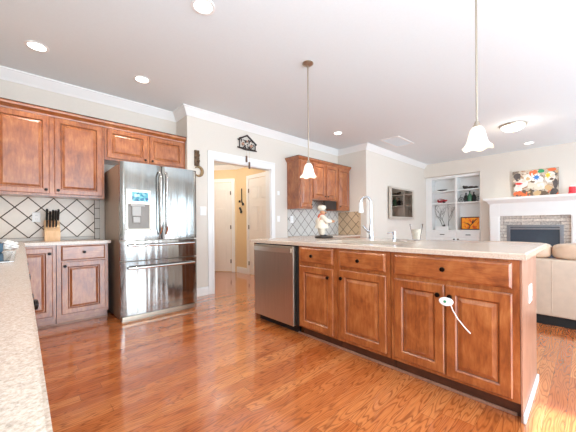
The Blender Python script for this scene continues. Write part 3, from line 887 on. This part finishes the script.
# chef statue on the island
cx, cy = 2.72, 2.27
fw = Vector((.727, -.686, 0)); sdv = Vector((.686, .727, 0))     # faces along fw
def cp(f, s, z): return Vector((cx, cy, Ztop + z)) + fw * f + sdv * s
t = thing('chef_statue', 'chef figurine in a white hat holding out a tray on the island', 'figurine', (cx, cy, Ztop))
MB().lathe([(0, 0), (.11, 0), (.115, .01), (.11, .022), (.10, .027), (0, .027)], cp(.03, 0, 0), 28).build('base', 'darkwood', t, smooth=40)
# body grown over a skeleton
sk = [(cp(0, 0, .16), .062), (cp(.012, 0, .21), .068), (cp(-.002, 0, .258), .052), (cp(.004, 0, .286), .022), (cp(.012, 0, .316), .040), (cp(.016, 0, .342), .034),
      (cp(.004, -.058, .262), .026), (cp(.06, -.078, .208), .022), (cp(.13, -.045, .204), .016), (cp(.158, -.035, .208), .013),
      (cp(0, .058, .262), .026), (cp(-.045, .085, .205), .022), (cp(-.02, .10, .165), .016), (cp(-.002, .10, .155), .014),
      (cp(.004, -.034, .115), .036), (cp(.008, -.036, .07), .028), (cp(.002, -.036, .035), .020), (cp(.045, -.04, .028), .015),
      (cp(-.004, .034, .115), .036), (cp(-.002, .036, .07), .028), (cp(-.004, .036, .035), .020), (cp(.04, .04, .028), .015)]
ed = [(0, 1), (1, 2), (2, 3), (3, 4), (4, 5), (2, 6), (6, 7), (7, 8), (8, 9), (2, 10), (10, 11), (11, 12), (12, 13), (0, 14), (14, 15), (15, 16), (16, 17), (0, 18), (18, 19), (19, 20), (20, 21)]
me = bpy.data.meshes.new('body')
me.from_pydata([tuple(p - Vector((cx, cy, Ztop))) for p, r in sk], ed, [])
body = bpy.data.objects.new('body', me); COL.objects.link(body); body.parent = t
ORG[body.name] = Vector((cx, cy, Ztop))
body.modifiers.new('skin', 'SKIN')
for i, (p, r) in enumerate(sk): me.skin_vertices[0].data[i].radius = (r, r)
me.skin_vertices[0].data[0].use_root = True
body.modifiers.new('sub', 'SUBSURF').levels = 1; body.modifiers['sub'].render_levels = 2
me.materials.append(M['skin'])
q = MB()
q.lathe([(.060, .118), (.084, .122), (.080, .15), (.074, .18), (.074, .21), (.066, .245), (.034, .276), (.0, .28)], cp(.004, 0, 0), 22)
for s_, ii_, jj in ((-1, 6, 14), (1, 10, 18)):
    q.tube([sk[ii_][0] - sdv * s_ * .02, sk[ii_][0], sk[ii_ + 1][0], sk[ii_ + 1][0].lerp(sk[ii_ + 2][0], .7)], [.031, .031, .028, .022], 12)
    q.tube([sk[jj][0] + Vector((0, 0, .03)), sk[jj][0], sk[jj + 1][0], sk[jj + 2][0] + Vector((0, 0, .008))], [.042, .041, .034, .028], 12)
q.build('uniform', 'coat', t, smooth=60)
MB().lathe([(.0, .346), (.040, .346), (.041, .358), (.050, .364), (.055, .382), (.046, .400), (.026, .408), (0, .41)], cp(.004, 0, 0), 20).build('chef_hat', 'coat', t, smooth=60)
MB().lathe([(.0, .272), (.042, .274), (.042, .29), (.028, .30), (0, .30)], cp(0, 0, 0), 14).poly([cp(-.03, -.02, .31), cp(-.05, -.035, .27), cp(-.045, -.045, .235), cp(-.022, -.03, .27)], tuple(sdv * .03)).build('neckerchief', plain('neckerchief_red', (184, 78, 52), .6), t, smooth=60)
MB().ball(cp(.056, 0, .316), .011, .009, .011, 10).build('nose', 'skin', t, smooth=60)
for s_ in (-1, 1):
    MB().ball(cp(.010, s_ * .040, .316), .008, .006, .012, 8).build('ear', 'skin', t, smooth=60)
    MB().ball(cp(.047, s_ * .016, .327), .005, .005, .005, 8).build('eye', 'black', t, smooth=60)
MB().tube([cp(.046, -.022, .302), cp(.054, 0, .305), cp(.046, .022, .302)], .005, 6).build('moustache', 'darkwood', t, smooth=60)
MB().lathe([(0, 0), (.05, .001), (.056, .007), (.054, .007), (.048, .004), (0, .004)], cp(.155, -.02, .219), 20).build('tray', 'coat', t, smooth=40)
for s_ in (-1, 1): MB().ball(cp(.024, s_ * .038, .031), .045, .023, .016, 12, rot=atan2(fw.y, fw.x)).build('shoe', 'black', t, smooth=60)

# ---------------------------------------------------------------- worktop things
# knife block with its knives
kx0, kx1 = .185, .325
t = thing('knife_block', 'pale wooden knife block on the counter in front of the tiles', 'knife block', (.255, 4.30, Ztop))
MB().poly([(kx0, 4.22, Ztop), (kx0, 4.36, Ztop), (kx0, 4.40, 1.14), (kx0, 4.33, 1.165), (kx0, 4.22, 1.035)], (kx1 - kx0, 0, 0), bev=.004).build('wooden_body', 'block', t)
tilt = Vector((0, -.52, .85)).normalized()
def knife(p, L, r, label, group):
    p = Vector(p)
    k = thing('kitchen_knife', label, 'knife', p, group)
    side = Vector((1, 0, 0)); fwd = tilt.cross(side)
    b = MB().box(-r * .65, r * .65, -r, r, 0.012, L, r * .45)
    q = Vector((0, 0, 1)).rotation_difference(tilt).to_matrix().to_4x4()
    b.transform(Matrix.Translation(p) @ q).build('handle', 'black', k, smooth=30)
    MB().box(-r * .5, r * .5, -r * .9, r * .9, 0.0015, 0.0125).transform(Matrix.Translation(p) @ q).build('bolster', 'smooth_steel', k)
for x, z, L in ((.208, .01, .15), (.236, 0, .13), (.262, .005, .145), (.286, .01, .135), (.31, .01, .15)):
    knife((x, 4.31, 1.148 + z), L, .017, 'black-handled knife in the upper slots of the wooden knife block', 'knives in the upper slots')
for x in (.205, .232, .26, .288):
    knife((x, 4.25, 1.077), .095, .0125, 'small black-handled knife in the lower slots of the wooden knife block', 'knives in the lower slots')
# cooktop with pan and towel at the photo edge
t = thing('cooktop', 'steel-rimmed glass cooktop set in the near counter', 'cooktop', (-.3, 2.15, Ztop))
MB().box(-.56, -.028, 1.78, 2.54, Ztop + .0005, Ztop + .008, .003).build('steel_rim', 'smooth_steel', t)
MB().box(-.545, -.043, 1.795, 2.525, Ztop + .008, Ztop + .011, .001).build('glass_top', plain('cooktop_glass', (60, 66, 70), .06), t)
t = thing('saucepan', 'small blue saucepan on the cooktop at the photo edge', 'saucepan', (-.165, 2.4, Ztop + .011))
MB().lathe([(0, .0005), (.075, .0005), (.082, .008), (.084, .05), (.088, .052), (.088, .056), (.078, .054), (.076, .01), (0, .008)], (-.165, 2.4, Ztop + .011), 24).build('pan', 'blue', t, smooth=40)
MB().tube([(-.20, 2.32, .975), (-.26, 2.24, .985), (-.32, 2.17, .99)], .009, 8).build('handle', 'black', t, smooth=40)
b = MB(); bb = bmesh.new()
bmesh.ops.create_icosphere(bb, subdivisions=4, radius=1)
for v in bb.verts:
    n = v.co.normalized()
    k = 1 + .18 * sin(9 * n.x + 3 * n.y) * cos(7 * n.y - 4 * n.z) + .12 * sin(15 * n.z + 8 * n.x)
    v.co = Vector((n.x * .05 * k - .075, n.y * .13 * k + 3.0, max(Ztop + .001, Ztop + .018 + n.z * .04 * k)))
b._add(bb)
tag(b.build('dish_towel', 'cloth', loc=(-.075, 3.0, Ztop), smooth=60), 'crumpled white dish towel on the near counter beyond the cooktop', 'towel')

# ---------------------------------------------------------------- ceiling fixtures
def downlight(label, x, y):
    t = thing('recessed_light', label, 'ceiling light', (x, y, CZ))
    MB().lathe([(.07, -.001), (.095, -.001), (.095, -.006), (.088, -.009), (.07, -.005), (.07, -.001)], (x, y, CZ), 28).build('trim_ring', 'trim', t, smooth=40)
    MB().lathe([(0, -.003), (.07, -.003), (.07, -.001), (0, -.001)], (x, y, CZ), 28).build('lens', 'bulb', t, smooth=40)
    lamp('recessed_light_beam', 'SPOT', (x, y, CZ - .03), 30, (1, .9, .76), (0, 0, -1), spot_size=radians(130), spot_blend=.8, shadow_soft_size=.07)
for lab, x, y in (('round recessed ceiling light at the very top edge of the photo', 1.075, 2.12), ('round recessed ceiling light over the near corner counter and tall wall cabinets', .115, 3.70),
                  ('round recessed ceiling light in front of the refrigerator', 1.065, 3.68), ('round recessed ceiling light over the far nook near the vent', 4.45, 3.285),
                  ('round recessed ceiling light beyond the dome light in the living room', 8.13, .857)):
    downlight(lab, x, y)
t = thing('dome_light', 'flush frosted dome light on the living room ceiling', 'ceiling light', (6.42, .893, CZ))
MB().lathe([(.0, 0), (.19, 0), (.2, -.012), (.195, -.03), (.18, -.03), (0, -.02)], (6.42, .893, CZ), 32).build('rim', 'nickel', t, smooth=40)
MB().lathe([(.18, -.03), (.165, -.06), (.12, -.095), (.06, -.115), (0, -.12)], (6.42, .893, CZ), 32).build('glass_bowl', 'dome', t, smooth=60)
MB().lathe([(0, -.12), (.012, -.121), (.014, -.135), (0, -.145)], (6.42, .893, CZ), 12).build('finial', 'nickel', t, smooth=40)
lamp('dome_light_glow', 'POINT', (6.42, .893, CZ - .25), 5, (1, .9, .76), shadow_soft_size=.15)
def pendant(label, y, zs):
    x = 2.29
    t = thing('pendant_light', label, 'pendant light', (x, y, CZ))
    MB().lathe([(0, 0), (.06, 0), (.062, -.008), (.045, -.022), (.015, -.028), (0, -.03)], (x, y, CZ), 24).build('canopy', 'nickel', t, smooth=40)
    MB().tube([(x, y, CZ - .025), (x, y, zs + .165)], .0065, 10).build('rod', 'nickel', t, smooth=40)
    MB().lathe([(0, .195), (.012, .19), (.018, .17), (.026, .155), (.03, .14), (0, .14)], (x, y, zs), 16).build('socket_cap', 'nickel', t, smooth=40)
    def wav(j, a, r, h):
        k = max(0, (j - 4) / 4) if j <= 8 else max(0, (12 - j) / 4) if j > 8 else 0
        return r * (1 + .05 * k * cos(6 * a)), h - .012 * k * cos(6 * a)
    pr = [(.012, .155), (.028, .15), (.042, .13), (.05, .10), (.058, .065), (.066, .04), (.079, .02), (.090, .010), (.094, .006), (.090, .008)]
    def wv(j, a, r, h):
        k = min(1, max(0, (.06 - h) / .055))
        return r * (1 + .03 * k * cos(6 * a)), h - .007 * k * cos(6 * a)
    MB().lathe(pr, (x, y, zs), 48, wav=wv).build('glass_shade', 'shade', t, smooth=60)
    MB().ball((x, y, zs + .07), .028, .028, .035, 14).build('bulb', 'bulb', t, smooth=60)
pendant('bell-shaped glass pendant light in front of the far nook cabinets', 2.09, 1.605)
pendant('bell-shaped glass pendant light hanging over the sofa end of the island', .515, 1.60)
vx, vy = 5.85, 2.77
t = thing('ceiling_vent', 'white rectangular air vent in the ceiling above the television', 'vent', (vx, vy, CZ))
MB().box(vx - .38, vx + .38, vy - .20, vy - .16, CZ - .012, CZ - .0005, .003).box(vx - .38, vx + .38, vy + .16, vy + .20, CZ - .012, CZ - .0005, .003).box(vx - .38, vx - .34, vy - .16, vy + .16, CZ - .012, CZ - .0005, .003).box(vx + .34, vx + .38, vy - .16, vy + .16, CZ - .012, CZ - .0005, .003).build('frame', 'trim', t)
b = MB()
for i in range(12):
    y = vy - .15 + i * .026; b.poly([(vx - .34, y, CZ - .001), (vx - .34, y + .014, CZ - .012), (vx - .34, y + .017, CZ - .012), (vx - .34, y + .003, CZ - .001)], (.68, 0, 0))
b.build('grille', 'ceil', t)

# ---------------------------------------------------------------- wall ornaments
ox = 1.95
t = thing('wall_ornament', 'narrow carved wooden ornament with a pale crescent above the switch plate', 'wall ornament', (ox, WB - .02, 2.0))
b = MB()
b.box(ox - .04, ox + .035, WB - .035, WB - .001, 2.0, 2.24, .008)
for i in range(5): b.ball((ox - .02 + .035 * (i % 2), WB - .04, 2.03 + i * .045), .022, .02, .028, 10)
b.build('carving', mottled('carved_brown', [(44, 32, 24), (96, 72, 50), (150, 118, 86)], 40), t, smooth=40)
pts = [(ox + .02 + .065 * sin(radians(a)), WB - .022, 1.92 + .07 * cos(radians(a))) for a in range(-50, 231, 20)]
MB().tube(pts, [.006 + .019 * sin(pi * i / (len(pts) - 1)) for i in range(len(pts))], 10).build('crescent', plain('crescent_ochre', (150, 122, 84), .5, vary=.25, scale=40), t, smooth=60)
bx_ = 2.88
t = thing('wall_chime', 'house-shaped dark wire wall ornament with hanging chimes over the doorway', 'wall ornament', (bx_, WB - .02, 2.4))
hp_ = [(-.16, 2.43), (-.16, 2.59), (.0, 2.655), (.17, 2.545), (.17, 2.43)]
yb = WB - .025
q = MB()
for i in range(5): a, c = hp_[i], hp_[(i + 1) % 5]; q.tube([(bx_ + a[0], yb, a[1]), (bx_ + c[0], yb, c[1])], .010, 8)
q.tube([(bx_ - .19, yb, 2.56), (bx_, yb, 2.665), (bx_ + .2, yb, 2.53)], .014, 8).tube([(bx_ - .2, yb, 2.43), (bx_ - .05, yb, 2.41), (bx_ + .2, yb, 2.42)], .012, 8)
q.build('house_frame', 'darkwood', t, smooth=40)
q = MB(); random.seed(3)
for i in range(26):
    a = Vector((bx_ + random.uniform(-.14, .14), yb, random.uniform(2.44, 2.58))); d = Vector((random.uniform(-.08, .08), 0, random.uniform(-.05, .05)))
    q.tube([a - d * .5, a + Vector((0, 0, .02)), a + d * .5], .007, 6)
q.build('scrollwork', 'darkwood', t, smooth=40)
q = MB()
for (dx, dz, r) in ((-.09, 2.5, .03), (.07, 2.48, .028), (.1, 2.5, .022), (.0, 2.56, .02)): q.ball((bx_ + dx, yb, dz), r, .01, r, 10)
q.build('bead', plain('chime_bead', (196, 150, 126), .5), t, smooth=60)
for (dx, z0, z1) in ((-.025, 2.19, 2.30), (.035, 2.08, 2.20)):
    c = MB().box(bx_ + dx - .014, bx_ + dx + .014, yb - .02, yb + .0, z0, z1, .005).build('chime', 'brown', t)
    MB().tube([(bx_ + dx, yb - .01, z1 - .002), (bx_ + dx, yb - .01, 2.42)], .0015, 5).build('cord', 'straw', c)

# television on the living room wall
t = thing('television', 'wall-mounted flat television in a silver frame with a glossy dark screen', 'television', (7.15, WS - .08, 1.62))
tx0, tx1, tz0, tz1, ty = 6.50, 7.86, 1.225, 2.02, WS - .065
q = MB()
for (a0, a1, c0, c1) in ((tx0, tx1, tz0, tz0 + .06), (tx0, tx1, tz1 - .045, tz1), (tx0, tx0 + .075, tz0 + .06, tz1 - .045), (tx1 - .1, tx1, tz0 + .06, tz1 - .045)): q.box(a0, a1, ty - .018, ty + .03, c0, c1, .004)
q.build('frame', plain('tv_silver', (206, 198, 186), .35, .3), t)
MB().box(tx0 + .07, tx1 - .095, ty - .006, ty, tz0 + .055, tz1 - .04).build('screen', 'screen', t)
MB().box(6.95, 7.4, ty + .03, WS - .001, 1.45, 1.8).build('wall_mount', 'black', t)

# ---------------------------------------------------------------- living room end wall
# built-in bookcase
XB, XK = 8.9, 9.215
t = thing('bookcase', 'white built-in bookcase with drawers set in the living room wall recess', 'bookcase', (9.05, 2.62, 0))
def cab(x0, x1, y0, y1, z0, z1, name, mat='trim', bev=.002): return MB().box(x0, x1, y0, y1, z0, z1, bev).build(name, mat, t)
cab(XK - .015, XK, NY0 + .003, WS - .003, .92, 2.47, 'back_panel')
cab(XB, XK - .015, NY0 + .003, NY0 + .045, .92, 2.47, 'side_panel'); cab(XB, XK - .015, WS - .17, WS - .003, .92, 2.47, 'side_panel')
cab(XB, XK - .015, 2.49, 2.54, .92, 2.40, 'divider'); cab(XB, XK - .015, NY0 + .045, WS - .17, 2.40, 2.47, 'top_rail')
SH = {}
for z in (2.055, 1.70):
    for (y0, y1) in ((NY0 + .045, 2.49), (2.54, WS - .17)): cab(XB + .01, XK - .015, y0 + .001, y1 - .001, z - .03, z, 'shelf')
cab(XB - .03, XK, NY0 + .003, WS - .003, .885, .919, 'counter'); cab(XB, XK, NY0 + .003, WS - .003, 0, .884, 'base_body')
for (y0, y1) in ((NY0 + .03, 2.495), (2.535, WS - .12)):
    FE = FX(XB)
    o = slab_front(FE, y0, y1, .70, .865, .018).build('drawer', 'trim', t)
    MB().box(XB - .042, XB - .017, (y0 + y1) / 2 - .06, (y0 + y1) / 2 + .06, .775, .795, .004).build('pull', 'black', o)
    for (a0, a1, kk) in ((y0, (y0 + y1) / 2 - .003, 0), ((y0 + y1) / 2 + .003, y1, 1)):
        o = raised_door(FE, a0, a1, .08, .68, .05).build('door', ['trim', 'trim'], t)
        if (a1 < 2.51 and kk == 1) or (a0 > 2.51 and kk == 0): knob(o, FE, a1 - .03 if kk else a0 + .03, .655, r=.022)
# things on its shelves
xs_ = 9.0
t = thing('shallow_dish', 'dark shallow dish on the top shelf of the bookcase', 'dish', (xs_, 2.90, 2.055))
MB().lathe([(0, .0005), (.05, .0005), (.06, .008), (.12, .03), (.125, .035), (.118, .034), (.05, .016), (0, .014)], (xs_, 2.90, 2.055), 20, sy=1.1).build('dish_body', 'darkwood', t, smooth=50)
t = thing('model_plane', 'small red model aeroplane on the bookcase shelf below the dark dish', 'model', (xs_, 2.90, 1.70))
MB().lathe([(0, -.13), (.02, -.12), (.036, -.05), (.036, .05), (.02, .12), (0, .14)], (xs_, 2.90, 1.76), 14, (0, -1, .15)).build('fuselage', 'redpaint', t, smooth=50)
MB().box(xs_ - .14, xs_ + .14, 2.885, 2.955, 1.753, 1.767, .004).box(xs_ - .14, xs_ + .14, 2.885, 2.955, 1.81, 1.822, .004).build('wings', 'redpaint', t)
MB().box(xs_ - .05, xs_ + .05, 3.0, 3.04, 1.755, 1.765, .003).box(xs_ - .004, xs_ + .004, 3.0, 3.04, 1.755, 1.815, .002).build('tail', 'redpaint', t)
for s in (-1, 1): MB().lathe([(0, -.008), (.028, -.008), (.028, .008), (0, .008)], (xs_ + s * .035, 2.86, 1.7295), 14, (1, 0, 0)).build('wheel', 'black', t)
t = thing('reclining_figurine', 'dark reclining ornament on the top shelf over the bottles', 'ornament', (xs_, 2.18, 2.055))
MB().ball((xs_, 2.30, 2.10), .05, .07, .045).ball((xs_, 2.18, 2.092), .055, .09, .037).ball((xs_, 2.06, 2.09), .045, .06, .035).ball((xs_, 2.35, 2.13), .03, .03, .03).build('ornament_body', 'darkwood', t, smooth=60)
def bottle(y, h, mat, label, x=xs_):
    t = thing('bottle', label, 'bottle', (x, y, 1.70))
    MB().lathe([(0, .0005), (.05, .0005), (.052, .01), (.052, h * .6), (.04, h * .7), (.018, h * .8), (.017, h), (0, h)], (x, y, 1.70), 16).build('bottle_body', mat, t, smooth=50)
    MB().lathe([(0, h), (.019, h - .01), (.019, h + .015), (0, h + .016)], (x, y, 1.70), 10).build('cap', 'black', t, smooth=50)
bottle(2.195, .28, 'greenglass', 'green bottle between dark bottles on the bookcase shelf', xs_ - .04)
bottle(2.30, .24, 'black', 'dark bottle on the window side of the green bottle', xs_ + .02); bottle(2.115, .25, 'black', 'dark bottle on the fireplace side of the green bottle', xs_ + .03)
bpy.data.objects['bottle.001']['label'] = 'dark bottle on the television side of the green bottle'
for y, lab in ((2.415, 'wire wheel ornament on the television side of the bottles'), (1.995, 'wire wheel ornament on the fireplace side of the bottles')):
    t = thing('wheel_ornament', lab, 'ornament', (xs_, y, 1.70))
    pts = [(xs_, y + .062 * cos(2 * pi * i / 24), 1.70 + .071 + .062 * sin(2 * pi * i / 24)) for i in range(25)]
    MB().tube(pts, .008, 8, cap=False).build('ring', 'twig', t, smooth=50)
    q = MB()
    for i in range(4):
        a = pi * i / 4; q.tube([(xs_, y + .06 * cos(a), 1.771 + .06 * sin(a)), (xs_, y - .06 * cos(a), 1.771 - .06 * sin(a))], .0035, 6)
    q.tube([(xs_, y, 1.771), (xs_ + .0, y + .02, 1.885), (xs_, y - .03, 1.915)], .005, 6).build('spoke', 'twig', t, smooth=50)
    MB().box(xs_ - .025, xs_ + .025, y - .05, y + .05, 1.7005, 1.7085, .002).build('base', 'darkwood', t)
# branches and box
t = thing('box', 'low white box on the bookcase counter under the branches', 'box', (xs_, 2.90, .92))
MB().box(8.94, 9.08, 2.74, 3.08, .9205, 1.0, .004).build('box_body', 'white', t)
MB().box(8.935, 9.085, 2.735, 3.085, 1.0, 1.02, .004).build('lid', 'white', t)
t = tag(MB().lathe([(0, .0005), (.03, .0005), (.034, .03), (.02, .045), (.008, .06), (0, .06)], (xs_, 2.86, 1.02), 14).build('small_bell', 'darkwood', loc=(xs_, 2.86, 1.02), smooth=50), 'tiny dark bell standing on the low white box', 'ornament')
t = thing('branch_sculpture', 'bare grey branch sculpture leaning in the bookcase bay under the red plane', 'sculpture', (9.14, 2.86, .92))
random.seed(5)
def branch(p, d, L, r, depth, q):
    pts = [p]; n = 6
    for i in range(n):
        d = (d + Vector((random.uniform(-.06, .06), random.uniform(-.3, .3), random.uniform(-.2, .26)))).normalized()
        p2 = pts[-1] + d * (L / n)
        p2.y = min(3.145, max(2.57, p2.y)); p2.x = min(9.18, max(9.10, p2.x)); p2.z = min(1.66, p2.z); pts.append(p2)
    q.tube(pts, [r * (1 - .7 * i / n) for i in range(n + 1)], 6)
    if depth:
        for i in (2, 3, 5): branch(pts[i].copy(), (d + Vector((0, random.uniform(-1.2, 1.2), random.uniform(-.3, .8)))).normalized(), L * .5, r * .6, depth - 1, q)
for y0, dy, dz, L in ((2.82, -.45, 1, .7), (2.9, .5, 1, .7), (2.86, .05, 1, .62)):
    q = MB(); branch(Vector((9.14, y0, .935)), Vector((0, dy, dz)).normalized(), L, .009, 3, q); q.build('branch', 'twig', t, smooth=50)
MB().box(9.10, 9.18, 2.76, 2.96, .9205, .945, .004).build('base', 'twig', t)
# sunset picture
t = thing('sunset_picture', 'framed orange picture with a black tree on the bookcase counter', 'picture', (8.98, 2.185, .92))
py0, py1, pz0, pz1 = 1.95, 2.425, .9225, 1.28
q = MB()
for (a0, a1, c0, c1) in ((py0, py1, pz0, pz0 + .025), (py0, py1, pz1 - .025, pz1), (py0, py0 + .025, pz0 + .025, pz1 - .025), (py1 - .025, py1, pz0 + .025, pz1 - .025)): q.box(8.97, 8.995, a0, a1, c0, c1, .002)
q.build('frame', 'darkwood', t)
q = MB().box(8.98, 8.99, py0 + .024, py1 - .024, pz0 + .024, pz1 - .024)
for P_ in ([(2.30, .955), (2.27, 1.04), (2.17, 1.15)], [(2.27, 1.04), (2.33, 1.10), (2.41, 1.12)], [(2.22, 1.09), (2.20, 1.20)], [(2.20, 1.12), (2.12, 1.22)]): q.tube([(8.979, y - .075, z) for y, z in P_], [.014, .010, .006][:len(P_)], 6, mi=1)
q.build('canvas', ['sunset', 'black'], t)

# fireplace
FXF = 8.56
t = thing('fireplace', 'white mantelpiece fireplace with a stacked stone surround', 'fireplace', (8.68, .845, 0))
MB().box(FXF, BX, 1.47, 1.67, 0, 1.6, .004).box(FXF - .015, FXF, 1.49, 1.65, .12, 1.25, .004).build('pilaster', 'trim', t)
MB().box(FXF, BX, .02, .22, 0, 1.6, .004).box(FXF - .015, FXF, .04, .2, .12, 1.25, .004).build('pilaster', 'trim', t)
MB().box(FXF, BX, .22, 1.47, 1.27, 1.6, .002).build('frieze', 'trim', t)
q = MB()
pr = [(0, 1.58), (.02, 1.58), (.03, 1.61), (.07, 1.65), (.075, 1.665), (0, 1.665)]
q = sweep([(BX, 1.67), (FXF, 1.67), (FXF, .02), (BX, .02)], [(-o if False else o, z) for o, z in pr])
q.build('mantel_moulding', 'trim', t, smooth=30)
MB().box(8.46, BX, -.10, 1.79, 1.665, 1.715, .006).build('mantel_shelf', 'trim', t)
q = MB().box(FXF + .06, BX, 1.335, 1.47, 0, 1.27).box(FXF + .06, BX, .22, .335, 0, 1.27).box(FXF + .06, BX, .335, 1.335, 1.05, 1.27)
q.build('stone_surround', 'stone', t)
q = MB().box(FXF + .05, FXF + .1, .335, .40, .1, 1.05, .004).box(FXF + .05, FXF + .1, 1.27, 1.335, .1, 1.05, .004).box(FXF + .05, FXF + .1, .4, 1.27, 1.0, 1.05, .004).box(FXF + .06, FXF + .1, .4, 1.27, .945, .985, .004)
fb = q.build('firebox_frame', 'firemetal', t)
MB().box(FXF + .09, FXF + .1, .4, 1.27, .1, 1.0).build('glass_front', 'fireglass', fb)
# picture on the mantel
t = thing('abstract_picture', 'large abstract canvas of white, red and blue shapes on the mantel', 'picture', (8.75, .82, 1.716))
y0, y1, z0, z1 = .413, 1.233, 1.717, 2.35
q = MB().box(8.73, 8.77, y0, y1, z0, z1, .002)
W_, H_ = y1 - y0, z1 - z0
def blob(u, v, ru, rv, mi, n=9, k=0, dep=.003):
    random.seed(int(u * 1000 + v * 77 + mi))
    pts = []
    for i in range(n):
        a = 2 * pi * i / n; f = random.uniform(.72, 1.15) if k == 0 else (1 if i % 2 else .42)
        uu = min(.985, max(.015, u + ru * f * cos(a))); vv = min(.985, max(.015, v + rv * f * sin(a)))
        pts.append((8.7295, y1 - uu * W_, z0 + vv * H_))
    q.poly(pts, (-dep, 0, 0), mi)
for bl in ((.22, .52, .15, .20, 1), (.34, .70, .10, .16, 1), (.55, .62, .13, .22, 1), (.62, .38, .14, .16, 8), (.82, .66, .13, .2, 1), (.14, .34, .10, .12, 1), (.42, .42, .09, .12, 8), (.10, .80, .09, .14, 9), (.93, .40, .05, .2, 9),
           (.13, .13, .12, .12, 6), (.26, .10, .07, .09, 6), (.38, .14, .10, .13, 7), (.47, .88, .09, .10, 6), (.86, .93, .10, .06, 6), (.90, .14, .09, .13, 9), (.70, .10, .10, .10, 7), (.55, .12, .09, .10, 10), (.78, .30, .09, .10, 10)):
    blob(bl[0], bl[1], bl[2], bl[3], bl[4], 10, 0, .001 + .0002 * len(q.bm.verts) / 20)
rng = random.Random(11)
for k in range(46):
    uu, vv = rng.uniform(.03, .97), rng.uniform(.04, .96)
    pal = (6, 7, 10, 9, 6) if vv < .25 else (9, 7, 8, 10) if uu < .15 or uu > .88 else (1, 8, 8, 10, 7, 1)
    blob(uu, vv, rng.uniform(.02, .06), rng.uniform(.03, .08), rng.choice(pal), 7, 0, .0036 + k * .00001)
blob(.15, .52, .09, .045, 5, 9, 0, .0045); blob(.54, .70, .10, .13, 2, 14, 1, .0046); blob(.64, .92, .08, .08, 3, 9, 0, .0046); blob(.78, .74, .08, .14, 4, 12, 1, .0047)
q.build('canvas', ['canvas', 'p_white', 'p_blue', 'p_green', 'p_yellow', 'p_red', 'p_orange', 'p_brown', 'p_cream', 'p_dark', 'p_sand'], t)
t = thing('candle_jar', 'red candle jar with a white lid on the mantel beside the canvas', 'candle', (8.66, .20, 1.715))
MB().lathe([(0, .0005), (.068, .0005), (.07, .01), (.06, .05), (.055, .16), (0, .16)], (8.66, .20, 1.715), 18).build('jar', 'red', t, smooth=50)
MB().lathe([(0, .16), (.035, .16), (.036, .185), (0, .19)], (8.66, .20, 1.715), 18).build('lid', 'white', t, smooth=50)

# ---------------------------------------------------------------- sofa
SXB = 4.05
t = thing('sofa', 'cream leather sofa standing with its back to the island', 'sofa', (4.5, -.1, 0))
SY_0, SY_1 = -1.35, 1.15
MB().box(SXB, SXB + .24, SY_0, SY_1, .1, .70, .02, seg=3).tube([(SXB - .0005, .25, .12), (SXB - .0005, .25, .69)], .003, 6).build('back', 'leather', t, smooth=40)
MB().box(SXB + .22, SXB + .95, SY_0 + .18, SY_1 - .18, .1, .32, .02).build('seat_frame', 'leather', t, smooth=40)
for (a0, a1) in ((SY_0, SY_0 + .18), (SY_1 - .18, SY_1)): MB().box(SXB + .235, SXB + .95, a0, a1, .1, .60, .05, seg=4).build('arm', 'leather', t, smooth=40)
cw = (SY_1 - SY_0 - .36) / 3
def cushion(x0, x1, y0, y1, z0, z1, name):
    b = bmesh.new(); bmesh.ops.create_cube(b, size=2)
    bmesh.ops.subdivide_edges(b, edges=b.edges[:], cuts=7, use_grid_fill=True)
    hx, hy, hz = (x1 - x0) / 2, (y1 - y0) / 2, (z1 - z0) / 2
    for v in b.verts:
        x, y, z = v.co
        p = 5.0
        k = (abs(x) ** p + abs(y) ** p + abs(z) ** p) ** (1 / p)
        x, y, z = x / k, y / k, z / k
        v.co = Vector(((x0 + x1) / 2 + hx * x, (y0 + y1) / 2 + hy * y, (z0 + z1) / 2 + hz * z * (1 + .012 * sin(9 * y + 5 * x))))
    MB()._add(b).build(name, 'leather2', t, smooth=60)
for (a0, a1) in ((.262, .97), (-.46, .258), (-1.17, -.464)):
    cushion(SXB + .06, SXB + .36, a0, a1, .692, .865, 'back_cushion')
for i in range(3): cushion(SXB + .26, SXB + .97, SY_0 + .18 + i * cw, SY_0 + .18 + (i + 1) * cw, .30, .46, 'seat_cushion')
MB().box(SXB + .03, SXB + .92, SY_0 + .03, SY_1 - .03, .0, .1).build('plinth', 'dark', t)
